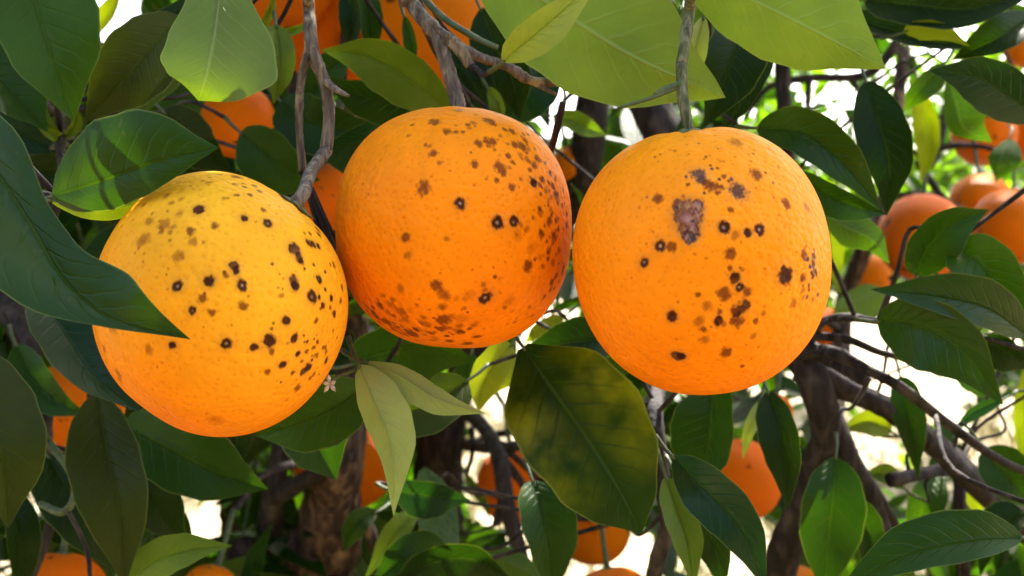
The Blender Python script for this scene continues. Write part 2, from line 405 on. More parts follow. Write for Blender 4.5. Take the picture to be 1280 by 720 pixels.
# twigs on the right, carrying the dark leaves
limb([(1000, 440, .66, 10), (1040, 440, .60, 8), (1085, 462, .58, 7), (1130, 486, .57, 7), (1180, 525, .57, 6), (1250, 575, .58, 5), (1310, 600, .6, 4)], M_LIMB, 25, start=False, name='branch')
limb([(1006, 428, .66, 10), (1030, 402, .58, 5), (1062, 396, .56, 5), (1098, 402, .545, 4)], M_LIMB, 26, start=False, name='twig')
limb([(1012, 436, .66, 10), (1050, 455, .62, 10), (1074, 470, .61, 9), (1085, 478, .61, 7)], M_LIMB, 27, start=False, name='branch')
limb([(1020, 420, .6, 6), (1060, 424, .58, 5), (1100, 440, .575, 4), (1150, 452, .58, 3)], M_LIMB, 28, start=False, name='twig')
limb([(1112, 600, .69, 8), (1190, 590, .72, 7), (1200, 640, .72, 8), (1205, 740, .74, 8)], M_LIMB, 29, start=False, name='branch')
limb([(1190, 100, 1.25, 6), (1168, 200, 1.2, 5), (1150, 205, 1.18, 5), (1180, 248, 1.2, 4), (1210, 265, 1.2, 3)], M_LIMB, 30, start=False, name='twig')
limb([(1140, 20, 1.1, 7), (1090, 90, 1.1, 5), (1010, 98, 1.1, 5), (960, 110, 1.1, 4), (930, 150, 1.1, 3)], M_LIMB, 31, start=False, name='twig')
limb([(1012, 98, 1.1, 5), (1010, 130, 1.1, 4), (1014, 160, 1.1, 3)], M_LIMB, 32, start=False, name='twig')
limb([(1060, 95, 1.1, 4), (1080, 125, 1.1, 3), (1100, 180, 1.12, 3), (1105, 225, 1.13, 4)], M_LIMB, 33, start=False, name='twig')
limb([(1145, 240, 1.15, 5), (1130, 330, 1.1, 4), (1112, 350, 1.1, 3)], M_LIMB, 34, start=False, name='twig')
limb([(980, -60, 1.1, 14), (978, 90, 1.08, 9), (985, 190, 1.08, 8), (1000, 290, 1.1, 8)], M_LIMB, 35, start=False, name='branch')
# left edge
limb([(-30, 330, .72, 17), (12, 390, .68, 15), (34, 440, .66, 14), (52, 505, .64, 13), (56, 560, .64, 8), (66, 640, .64, 6), (40, 720, .64, 6), (20, 780, .66, 6)], M_LIMB, 36, start=False, name='branch')
limb([(56, 545, .63, 5), (88, 590, .56, 4), (92, 622, .55, 4), (78, 640, .55, 5), (50, 630, .56, 4)], M_GREEN, 37, start=False, name='twig')
limb([(150, 70, .72, 6), (85, 130, .58, 5), (76, 175, .52, 6), (80, 240, .47, 4), (72, 246, .42, 3)], M_LIMB, 38, start=False, name='twig')
limb([(275, 125, .8, 6), (300, 190, .8, 7), (330, 205, .8, 6)], M_LIMB, 39, start=False, name='twig')
# grey twigs the fruits hang from
limb([(385, 120, 1.08, 12), (392, -150, .62, 12), (384, -50, .455, 9), (386, 15, .445, 7.5), (390, 62, .44, 8.5), (405, 102, .44, 6.5), (411, 140, .44, 6.5), (408, 188, .44, 7.5)],
     M_TWIG, 40, start=False, name='twig', knots=.22, rough=.15)
limb([(389, 58, .44, 6.5), (376, 104, .442, 5.5), (374, 160, .444, 5), (378, 214, .446, 5)], M_TWIG, 41, start=False, name='twig', knots=.15)
limb([(404, 100, .44, 5), (420, 112, .436, 4), (436, 120, .434, 2)], M_TWIG, 42, start=False, name='twig')
limb([(432, 330, 1.0, 14), (450, -160, .6, 13), (492, -40, .46, 9), (518, 8, .445, 8.5), (546, 40, .44, 9), (572, 58, .438, 8), (588, 82, .438, 6)], M_TWIG, 43, start=False, name='twig', knots=.2, rough=.15)
limb([(500, -40, .47, 4), (545, 14, .452, 4), (585, 42, .45, 4), (622, 60, .45, 3.5)], M_GREEN, 44, start=False, name='twig')
limb([(572, 58, .44, 7), (600, 72, .442, 6), (636, 84, .444, 6), (662, 100, .446, 5), (700, 104, .45, 4), (714, 101, .452, 3)], M_TWIG, 45, start=False, name='twig', knots=.3)
limb([(654, 97, .446, 4), (675, 108, .447, 3), (695, 118, .448, 2)], M_TWIG, 46, start=False, name='twig')
limb([(700, 104, .45, 2), (706, 116, .45, 1.5), (704, 128, .45, 1)], M_TWIG, 47, start=False, name='twig')
limb([(765, -40, 1.06, 10), (880, -170, .6, 9), (868, -50, .42, 8), (861, 20, .408, 7), (852, 80, .402, 7)], M_STALK, 48, start=False, name='twig', knots=.35, rough=.16)
limb([(850, 108, .40, 3), (815, 122, .398, 2.5), (775, 134, .397, 2)], M_GREEN, 49, start=False, name='twig')
limb([(852, 104, .40, 5), (830, 112, .399, 4), (818, 118, .398, 2)], M_GREEN, 50, start=False, name='twig')
SK = np.array(SKEL)

# ------------------------------------------------------------------ oranges
A_SP = [(370,43,13,'m'),(278,126,13,'d'),(188,162,12,'f'),(230,134,9,'f'),(150,152,9,'f'),(135,195,14,'f'),(235,100,7,'f'),(350,98,4,'f'),
 (405,87,6,'m'),(430,76,7,'m'),(415,62,6,'m'),(438,124,6,'m'),(390,147,9,'d'),(450,158,11,'r'),(318,166,8,'m'),(255,178,9,'m'),(262,203,9,'f'),
 (222,240,12,'f'),(365,264,11,'d'),(369,276,10,'d'),(344,288,6,'m'),(302,301,13,'d'),(386,313,12,'r'),(221,314,12,'r'),(285,347,9,'m'),(259,377,9,'r'),
 (310,382,8,'m'),(388,366,9,'m'),(485,338,6,'f'),(516,222,15,'d'),(528,240,12,'d'),(534,252,7,'d'),(583,168,9,'d'),(585,182,8,'d'),(556,204,11,'d'),(568,208,9,'d'),(580,212,8,'d'),
 (515,302,12,'d'),(519,314,12,'d'),(580,297,10,'r'),(563,342,15,'r'),(590,363,8,'d'),(612,345,8,'d'),(620,385,8,'d'),(637,352,7,'m'),(640,318,8,'m'),
 (621,260,8,'m'),(573,405,7,'m'),(497,401,10,'d'),(519,446,10,'d'),(455,453,14,'d'),(417,469,10,'d'),(461,480,7,'m'),(346,460,13,'r'),(208,464,10,'d'),
 (148,475,9,'f'),(527,486,8,'d'),(488,514,9,'d'),(449,531,7,'m'),(513,534,6,'m'),(541,530,11,'d'),(552,520,11,'d'),(575,490,8,'m'),(600,503,9,'d'),
 (597,470,5,'m'),(558,548,5,'m'),(526,572,9,'m'),(515,75,14,'d'),(55,420,12,'f'),(35,475,9,'f'),(70,535,10,'f'),(74,550,10,'f'),(320,650,16,'v'),
 (605,155,8,'m'),(460,45,12,'m'),(440,36,8,'m'),(498,62,8,'m'),(570,470,4,'m'),(330,40,7,'f'),(300,62,6,'f'),(560,180,5,'m')]
B_SP = [(312,75,13,'m'),(347,100,10,'m'),(460,75,14,'m'),(402,84,6,'m'),(253,83,5,'m'),(378,42,12,'f'),(308,157,9,'m'),(280,248,16,'m'),(383,290,14,'r'),
 (487,345,15,'r'),(533,343,14,'r'),(432,133,10,'m'),(462,128,14,'m'),(422,186,9,'m'),(493,197,15,'m'),(527,137,9,'m'),(548,143,13,'m'),(520,104,9,'m'),
 (500,98,6,'m'),(563,92,9,'f'),(512,166,7,'m'),(588,173,9,'m'),(583,190,10,'m'),(571,202,6,'m'),(583,236,11,'d'),(603,226,7,'m'),(627,214,9,'m'),
 (637,246,9,'m'),(646,270,11,'m'),(652,290,8,'m'),(526,247,8,'m'),(606,317,9,'f'),(633,340,11,'m'),(613,380,9,'m'),(646,383,11,'m'),(680,350,11,'m'),
 (570,364,8,'f'),(553,350,6,'f'),(545,380,12,'v'),(570,464,14,'m'),(583,415,12,'v'),(605,440,8,'v'),(640,455,9,'f'),(634,508,9,'m'),(646,492,8,'m'),
 (630,425,9,'f'),(230,387,11,'m'),(239,436,9,'f'),(219,527,10,'f'),(345,390,6,'f'),(478,494,5,'m'),(451,551,16,'r'),(318,518,13,'m'),(335,540,12,'f'),
 (345,548,10,'f'),(372,552,8,'v'),(406,545,12,'v'),(515,560,14,'v'),(160,573,9,'f'),(190,570,10,'f'),(150,603,13,'m'),(178,618,15,'m'),(220,590,14,'f'),
 (245,652,18,'m'),(225,655,14,'f'),(290,625,10,'f'),(337,612,18,'m'),(328,638,12,'m'),(385,608,14,'v'),(375,643,14,'f'),(352,676,10,'m'),(402,684,15,'m'),
 (310,665,10,'v'),(325,180,6,'f'),(455,225,4,'f'),(555,128,7,'m'),(610,185,6,'m'),(640,228,6,'m'),(655,335,7,'f'),(665,300,6,'m'),(265,640,10,'f'),(205,635,9,'f')]
C_SP = [(428,72,14,'f'),(335,150,15,'g'),(345,165,11,'g'),(375,182,12,'m'),(360,174,10,'m'),(433,191,18,'g'),(480,150,13,'m'),(238,211,10,'m'),(553,220,12,'m'),(607,230,9,'f'),
 (290,230,15,'s'),(312,228,15,'s'),(334,228,15,'s'),(296,252,18,'s'),(327,252,18,'s'),(312,262,20,'s'),(304,282,16,'s'),(321,284,16,'s'),(313,304,14,'s'),(322,306,9,'g'),(309,255,12,'p'),(317,268,9,'p'),
 (417,236,7,'m'),(399,279,14,'r'),(430,298,8,'f'),(459,292,10,'d'),(488,284,12,'r'),(242,325,13,'r'),(272,327,9,'m'),(201,365,12,'r'),
 (415,346,12,'m'),(553,398,19,'d'),(602,347,10,'m'),(598,405,10,'m'),(627,352,9,'g'),(625,372,9,'g'),(629,390,9,'g'),(622,402,6,'g'),(597,436,7,'f'),(597,452,6,'f'),(572,468,9,'f'),
 (620,458,5,'f'),(427,404,12,'d'),(438,428,10,'r'),(457,438,9,'m'),(401,444,13,'m'),(452,470,11,'d'),(440,482,11,'d'),(432,492,9,'d'),(436,510,11,'m'),(424,512,8,'m'),(386,509,11,'d'),
 (390,487,6,'m'),(358,473,9,'f'),(338,512,11,'f'),(351,531,8,'m'),(351,556,9,'f'),(272,499,13,'d'),(284,594,12,'r'),(294,594,11,'d'),(404,586,12,'m'),
 (300,205,4,'f'),(280,95,4,'f'),(355,110,3,'m'),(470,100,3,'m'),(390,120,3,'f'),(520,170,3,'m'),(365,130,3,'m')]
def specks(areas, seed):
    """extra small marks: (centre x, centre y, spread x, spread y, how many, smallest, largest radius, kinds)"""
    rg = random.Random(seed); out = []
    for cx, cy, sx, sy, n, r0, r1, kinds in areas:
        for _ in range(n): out.append((rg.gauss(cx, sx), rg.gauss(cy, sy), rg.uniform(r0, r1)*rg.uniform(.7, 1), rg.choice(kinds)))
    return out
A_SP += specks([(420, 60, 60, 22, 22, 3, 7, 'mmf'), (570, 500, 35, 50, 24, 3, 7, 'dmm'), (600, 330, 25, 60, 14, 3, 7, 'dm'), (180, 160, 50, 40, 14, 4, 8, 'ff'), (400, 330, 110, 90, 16, 2, 4, 'mf')], 1)
B_SP += specks([(560, 150, 45, 35, 26, 3, 8, 'mmf'), (630, 300, 28, 80, 44, 3, 8, 'mmf'), (640, 460, 22, 50, 18, 4, 9, 'mf'), (340, 625, 90, 30, 44, 4, 11, 'mffv'), (190, 600, 35, 28, 20, 4, 11, 'mff'),
                (480, 560, 80, 40, 16, 4, 9, 'fv'), (480, 110, 80, 40, 18, 3, 7, 'mf')], 2)
C_SP += specks([(430, 470, 40, 45, 22, 3, 7, 'mmf'), (615, 390, 12, 50, 14, 3, 7, 'gm'), (320, 260, 40, 50, 12, 2, 5, 'mg'), (400, 100, 120, 30, 18, 2, 4, 'mf'), (370, 170, 40, 14, 10, 3, 6, 'gm')], 3)
SPOT = {'d': (0.032, 0.006, 0.004, .97), 'm': (0.145, 0.028, 0.006, .86), 'f': (0.22, 0.050, 0.006, .66), 'v': (0.38, 0.075, 0.004, .45),
        'r': (0.034, 0.008, 0.005, .97), 'g': (0.050, 0.030, 0.032, .90), 'p': (0.42, 0.21, 0.19, .48), 's': (0.070, 0.017, 0.018, .96)}

def orange_shape(nu, nv, seed, square=2.08):
    """unit orange, stem pole at +Z; returns V,F,unit directions"""
    rg = np.random.default_rng(seed)
    th = np.linspace(0, math.pi, nv+1); ph = np.arange(nu)/nu*2*math.pi
    T, Ph = np.meshgrid(th, ph, indexing='ij')
    D = np.stack([np.sin(T)*np.cos(Ph), np.sin(T)*np.sin(Ph), np.cos(T)], -1).reshape(-1, 3)
    r = (np.hypot(D[:, 0], D[:, 1])**square+np.abs(D[:, 2])**square)**(-1/square)      # squarer shoulders than a sphere
    r /= .5*(r.max()+1)
    ang = np.arccos(np.clip(D[:, 2], -1, 1)); az = np.arctan2(D[:, 1], D[:, 0])
    r -= 0.060*np.exp(-(ang/0.17)**2)                       # stem dimple
    r -= 0.026*np.exp(-(ang/0.50)**2)
    r -= 0.018*np.exp(-((math.pi-ang)/0.20)**2)             # blossom end
    r += 0.012*np.exp(-(ang/0.30)**2)*np.cos(9*az+rg.uniform(0, 6))*np.clip(ang/0.12, 0, 1)
    for _ in range(7):
        k = rg.normal(0, 1, 3); k *= rg.uniform(1.2, 3.2)/np.linalg.norm(k)
        r += rg.uniform(.004, .0105)*np.sin(D@k+rg.uniform(0, 6))
    V = D*r[:, None]
    idx = np.arange((nv+1)*nu).reshape(nv+1, nu); nx = np.roll(idx, -1, 1)
    F = np.stack([idx[:-1], idx[1:], nx[1:], nx[:-1]], -1).reshape(-1, 4)
    return V, F, D

def hash_noise(D, seed, freq):
    rg = np.random.default_rng(seed); v = np.zeros(len(D))
    for _ in range(6):
        k = rg.normal(0, freq, 3); v += np.sin(D@k+rg.uniform(0, 6.28))
    return v/6

def spot_skin(V, D, base, spots, seed, rscale, freckles=0):
    """albedo per vertex and little pits and rims for the lesions. spots: (unit dir, angular radius, type)"""
    col = np.tile(np.array(base, float), (len(V), 1)) if np.ndim(base) == 1 else base.copy()
    disp = np.zeros(len(V)); rg = np.random.default_rng(seed)
    n1 = hash_noise(D, seed+1, 55); n2 = hash_noise(D, seed+2, 130)
    wob = 0.42*n1+0.42*n2
    for dr, ar, ty in spots:
        dr = np.asarray(dr); cs = D@dr
        sel = np.nonzero(cs > math.cos(min(1.2, ar*3.0)))[0]
        if not len(sel): continue
        a = np.arccos(np.clip(cs[sel], -1, 1))/ar
        # slightly elongated and ragged
        t1 = np.cross(dr, rg.normal(0, 1, 3)); t1 /= np.linalg.norm(t1)
        e = (D[sel]@t1)/ar
        a = np.sqrt(np.maximum(a*a+e*e*rg.uniform(0, .5), 0))
        aw = a+wob[sel]*(1.0 if ty in 'mfvgp' else .6)
        c = SPOT[ty]; tgt = np.array(c[:3])
        if ty in 'dr': tgt = tgt*rg.uniform(.75, 1.5)
        soft = {'d': .38, 'r': .38, 'm': .65, 'f': .9, 'v': 1.0, 'g': .6, 's': .3, 'p': 1.1}[ty]
        w = np.clip((1.0+soft*.5-aw)/soft, 0, 1)*c[3]
        halo = np.clip(1-(a-1)/1.3, 0, 1)*(a > .0)*(.28 if ty in 'drs' else .16 if ty == 'g' else .0)
        hc = np.array((0.40, 0.16, 0.03)) if ty != 'g' else np.array((0.30, 0.20, 0.10))
        col[sel] = col[sel]*(1-halo[:, None])+hc*halo[:, None]
        col[sel] = col[sel]*(1-w[:, None])+tgt*w[:, None]
        if ty == 'r':
            wc = np.clip((.36-a)/.2, 0, 1)*rg.uniform(.15, .8)
            col[sel] = col[sel]*(1-wc[:, None])+np.array((0.52, 0.33, 0.22))*wc[:, None]
        if ty == 's':
            wc = np.clip((.62-a+.6*n2[sel])/.5, 0, 1)*.62
            col[sel] = col[sel]*(1-wc[:, None])+np.array((0.46, 0.26, 0.25))*wc[:, None]
        pit = {'d': .0045, 'r': .006, 's': .004, 'g': .003}.get(ty, .0015)*min(1.0, ar/.05)
        disp[sel] += -pit*np.exp(-(a/.65)**2)+pit*.55*np.exp(-((a-1.15)/.35)**2)
    if freckles:
        for _ in range(freckles):
            dr = rg.normal(0, 1, 3); dr[2] += .4; dr /= np.linalg.norm(dr)
            sel = np.nonzero(D@dr > math.cos(.011))[0]
            col[sel] *= np.array((.72, .55, .45))
    return col, V*(1+disp[:, None])

def calyx_mesh(size, seed):
    """five pointed sepals round a stem button, stem pole +Z"""
    rg = np.random.default_rng(seed); V = []; F = []
    k = 20; rings = [(0.0, .35), (.35, .30), (.6, .12), (1.0, 0.02)]
    for r, z in rings:
        for j in range(k):
            a = j/k*2*math.pi
            rr = r*(1+(.35*math.cos(5*a)+rg.normal(0, .05))*(r > .5))
            V.append((rr*math.cos(a)*size, rr*math.sin(a)*size, z*size*.8+rg.normal(0, .03)*size))
    for i in range(len(rings)-1):
        for j in range(k):
            q = (j+1) % k; F.append((i*k+j, (i+1)*k+j, (i+1)*k+q, i*k+q))
    # closed underside
    b = len(V); V.append((0, 0, -.12*size))
    for j in range(k): F.append(((len(rings)-1)*k+j, b, (len(rings)-1)*k+(j+1) % k))
    m = bpy.data.meshes.new('calyx'); m.from_pydata(V, [], F)
    m.polygons.foreach_set('use_smooth', np.ones(len(F), bool)); m.materials.append(M_CALYX); return m

ORANGES = []                                     # (centre, radius) for keeping leaves clear
def basis_from(axis):
    return Vector((0, 0, 1)).rotation_difference(Vector(axis).normalized())

def hero_orange(cx, cy, d, rx, ry, stem_px, zin, spots_zoom, zoom, base_lo, base_hi, lean, label, seed, stem_rows, stem_mat):
    cen = P(cx, cy, d); rad = 0.5*(rx+ry)/FPX*d*0.985
    ORANGES.append((np.array(cen), rad))
    ax = Vector((stem_px[0]-cx, 0, -(stem_px[1]-cy))).normalized(); ax = (ax+Vector((0, zin, 0))).normalized()
    q = basis_from(ax); Rm = np.array(q.to_matrix())
    V, F, D = orange_shape(760, 380, seed, {101: 2.10, 202: 2.24, 303: 2.12}[seed])
    Dw = D@Rm.T                                              # directions in world axes
    sq = np.array((rx/(0.5*(rx+ry)), 1.0, ry/(0.5*(rx+ry))))
    # lesions: follow the line of sight to each mark on the fruit
    sp = []; o = np.array((0, 0, CAM_Z))
    x0, y0, sc = zoom
    for zx, zy, zr, ty in spots_zoom:
        px, py = x0+zx/sc, y0+zy/sc
        v = np.array(P(px, py, 1.0))-o; v /= np.linalg.norm(v)
        oc = (o-np.array(cen))/(rad*sq); vv = v/sq
        A_, B_, C_ = vv@vv, 2*oc@vv, oc@oc-rad*rad/(rad*rad)
        vv = v/(rad*sq); A_, B_ = vv@vv, 2*oc@vv
        disc = B_*B_-4*A_*C_
        if disc <= 0 and zr < 9: continue
        t = (-B_-math.sqrt(disc))/(2*A_) if disc > 0 else -B_/(2*A_)
        h = oc+vv*t; h /= np.linalg.norm(h)
        sp.append((h, (1.25 if ty in 'mfv' else 1.15)*zr/sc/(0.5*(rx+ry)), ty))
    rg = np.random.default_rng(seed+77)
    for _ in range(46):                                      # marks on the far side too
        h = rg.normal(0, 1, 3); h[1] = abs(h[1])+.35; h /= np.linalg.norm(h)
        sp.append((h, rg.uniform(.012, .045), rg.choice(['d', 'm', 'r', 'f'])))
    # ripening: yellower skin on one flank
    t = np.clip(0.5+0.55*(Dw@np.array(Vector(lean).normalized()))+.10*hash_noise(Dw, seed+9, 4), 0, 1)
    base = np.outer(1-t, base_lo)+np.outer(t, base_hi)
    base *= (1+.05*hash_noise(Dw, seed+10, 14))[:, None]
    # greenish brown russet ring at the stem
    ang = np.arccos(np.clip(D[:, 2], -1, 1)); g = np.exp(-(ang/0.10)**2)*.6
    base = base*(1-g[:, None])+np.array((0.30, 0.20, 0.03))*g[:, None]
    col, W = spot_skin(Dw*np.linalg.norm(V, axis=1)[:, None], Dw, base, sp, seed, rad, freckles=110)
    W = W*sq*rad
    root = bpy.data.objects.new('orange', None); C.objects.link(root)
    top = Vector(cen)+Vector(ax)*rad*0.93
    root.location = top
    root['label'] = label; root['category'] = 'orange'; root['group'] = 'spotted oranges hanging side by side'
    off = np.array(cen)-np.array(top)
    link('rind', np_mesh('rind', W+off, F, M_RIND, cols=col), root)
    c = link('calyx', calyx_mesh(0.0062, seed), root); c.rotation_euler = q.to_euler(); c.location = Vector(ax)*0.0008
    pts = [top-Vector(ax)*.001, top+Vector(ax)*.006]+[P(a, b, dd) for a, b, dd, r in stem_rows]
    rd = [stem_rows[0][3]*d/FPX*1.2]+[stem_rows[0][3]*d/FPX]+[r*dd/FPX for a, b, dd, r in stem_rows]
    w_tube('stem', pts, rd, stem_mat, 12, 8, .12, .1, seed, root, keep=False)
    return cen, rad

hero_orange(278, 381, .400, 161, 167, (384, 226), 0.14, A_SP, (110, 200, 2.0), (0.92, 0.205, 0.001), (0.84, 0.41, 0.016), (.35, -.35, .75),
            'yellowish orange thickly peppered with dark spots, leaf tip across its flank', 101, [(388, 216, .425, 9), (408, 188, .44, 8)], M_TWIG)
hero_orange(566.5, 287, .432, 153.5, 156.5, (571, 133), 0.10, B_SP, (400, 120, 2.1818), (0.93, 0.205, 0.001), (0.90, 0.260, 0.004), (.3, -.3, .8),
            'deep orange fruit with faint reddish brown freckles, hanging between two others', 202, [(564, 100, .438, 9), (548, 46, .44, 9)], M_TWIG)
hero_orange(876, 325, .402, 165.5, 173, (857, 160), -0.10, C_SP, (700, 140, 1.9457), (0.93, 0.220, 0.001), (0.89, 0.295, 0.008), (.3, -.2, .8),
            'large orange with a purple scab and ringed spots, on a green stem', 303, [(854, 125, .399, 7), (852, 80, .402, 7)], M_STALK)

# oranges hanging deeper in the tree
def small_orange_mesh(seed, nsp, base):
    V, F, D = orange_shape(96, 48, seed); rg = np.random.default_rng(seed)
    sp = []
    for _ in range(nsp):
        h = rg.normal(0, 1, 3); h /= np.linalg.norm(h); sp.append((h, rg.uniform(.02, .075), rg.choice(['d', 'm', 'm', 'f'])))
    b = np.tile(np.array(base), (len(V), 1))*(1+.06*hash_noise(D, seed+3, 5))[:, None]
    col, W = spot_skin(V, D, b, sp, seed, 1.0)
    return np_mesh('rind', W, F, M_RIND, cols=col)
SMALL = [small_orange_mesh(400+i, 26+8*i, b) for i, b in enumerate([(0.92, 0.20, 0.001), (0.92, 0.17, 0.001), (0.92, 0.23, 0.001)])]
CALYX = calyx_mesh(0.006, 9)

def back_orange(px, py, d, r, label, i, tilt=(0, 0)):
    cen = P(px, py, d); rad = r*d/FPX
    ORANGES.append((np.array(cen), rad))
    ax = Vector((tilt[0], tilt[1], 1)).normalized(); q = basis_from(ax)
    top = cen+ax*rad*.93
    root = bpy.data.objects.new('orange', None); C.objects.link(root); root.location = top
    root['label'] = label; root['category'] = 'orange'; root['group'] = 'oranges hanging deeper in the tree'
    o = link('rind', SMALL[i % 3], root)
    o.scale = (rad, rad, rad); o.location = -ax*rad*.93; o.rotation_euler = (q @ Matrix.Rotation(i*1.7, 3, 'Z').to_quaternion()).to_euler()
    c = link('calyx', CALYX, root); c.rotation_euler = q.to_euler()
    end = top+ax*.030+Vector((0, .004, .006))
    w_tube('stem', [top-ax*.001, top+ax*.014, end], [.0022, .0017, .0018], M_GREEN, 8, 4, .08, 0, i, root, keep=False)
    # carrying twig back to the nearest wood
    dist = np.linalg.norm(SK[:, :3]-np.array(end), axis=1)+np.where(SK[:, 2] > end.z+.01, 0, .35)
    k = SK[int(np.argmin(dist))]; tgt = Vector(k[:3])
    L = (tgt-end).length
    w_tube('twig', [end-Vector((0, 0, .002)), end+(tgt-end)*.3+Vector((0, .0, .12*L)), end+(tgt-end)*.7+Vector((0, 0, .10*L)), tgt],
           [.002, .0024, .003, .0036], M_LIMB, 8, 6, .08, 0, i+60, tree, keep=False)

BACK = [
 (345, -28, .62, 72, 'orange above the pale round leaf, beside the forked grey twig', (0, 0)),
 (418, 30, .66, 76, 'orange right behind the upright forked grey twig', (0, 0)),
 (536, 22, .64, 88, 'big orange directly behind the grey knobbly twig of the middle fruit', (0, 0)),
 (298, 152, .74, 46, 'shaded orange glimpsed over the yellowish spotted orange, under leaves', (0, 0)),
 (412, 246, .60, 42, 'sliver of orange in the gap between the yellowish and the freckled fruit', (0, 0)),
 (712, 205, 1.02, 22, 'small lit sliver of orange against the dark limb between two fruits', (0, 0)),
 (96, 508, .70, 58, 'dark orange hidden behind hanging leaves under the big curled leaf', (0, 0)),
 (70, 756, .70, 66, 'shaded orange below the long drooping olive leaf', (0, 0)),
 (262, 742, .78, 36, 'top of an orange peeping up under the pale horizontal leaf', (0, 0)),
 (432, 572, 1.05, 66, 'orange behind the brown fibrous limb', (0, 0)),
 (646, 606, 1.02, 50, 'sunlit orange crossed by thin bare twigs', (0, 0)),
 (742, 660, 1.12, 46, 'orange showing below the tip of the mottled yellow-green leaf', (0, 0)),
 (768, 762, .85, 54, 'orange top beneath the orange that shows under the mottled leaf', (0, 0)),
 (926, 600, .86, 52, 'orange framed by dark hanging leaves left of the thick forked limb', (0, 0)),
 (996, 742, .95, 36, 'orange glimpsed at the foot of the thick dark limb', (0, 0)),
 (1230, 168, 1.35, 40, 'orange behind the small oval leaf among the bright foliage', (0, 0)),
 (1290, 170, 1.45, 32, 'orange cut by the frame beside the small oval leaf', (0, 0)),
 (1226, 254, 1.28, 38, 'upper orange of the pair hanging over the right leaf cluster', (0, 0)),
 (1262, 284, 1.16, 48, 'lower sunlit orange of the pair hanging over the right leaf cluster', (0, 0)),
 (1152, 296, 1.06, 55, 'large bright orange behind the upright dark leaf, beside a thin twig', (0, 0)),
 (1086, 346, 1.32, 28, 'small orange between the large bright orange and the brown upright limb', (0, 0)),
 (1276, 64, 1.7, 20, 'tiny far orange under the dark overhanging leaves', (0, 0)),
 (1030, 412, 1.2, 28, 'orange half hidden by the dark twigs behind the scabbed fruit', (0, 0)),
 (968, 516, 1.0, 24, 'orange glimpsed beneath the scabbed fruit beside the limb', (0, 0)),
]
for i, (px, py, d, r, lab, tl) in enumerate(BACK):
    back_orange(px, py, d, r, lab, i, (random.uniform(-.25, .25), random.uniform(.12, .40)))

# ------------------------------------------------------------------ leaves
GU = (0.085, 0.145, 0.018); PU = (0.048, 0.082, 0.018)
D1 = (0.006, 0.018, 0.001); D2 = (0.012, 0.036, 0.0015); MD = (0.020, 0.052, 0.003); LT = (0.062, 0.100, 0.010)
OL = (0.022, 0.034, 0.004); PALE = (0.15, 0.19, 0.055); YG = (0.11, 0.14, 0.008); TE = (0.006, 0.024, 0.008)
N_LEAF = [0]

def leaf_profile(t, a=0.82, b=0.78):
    q = np.clip((t-.66)/.34, 0, 1); q = q*q*(3-2*q)
    return np.sin(math.pi*np.clip(t, 0, 1)**a)**b*(1-.42*q)

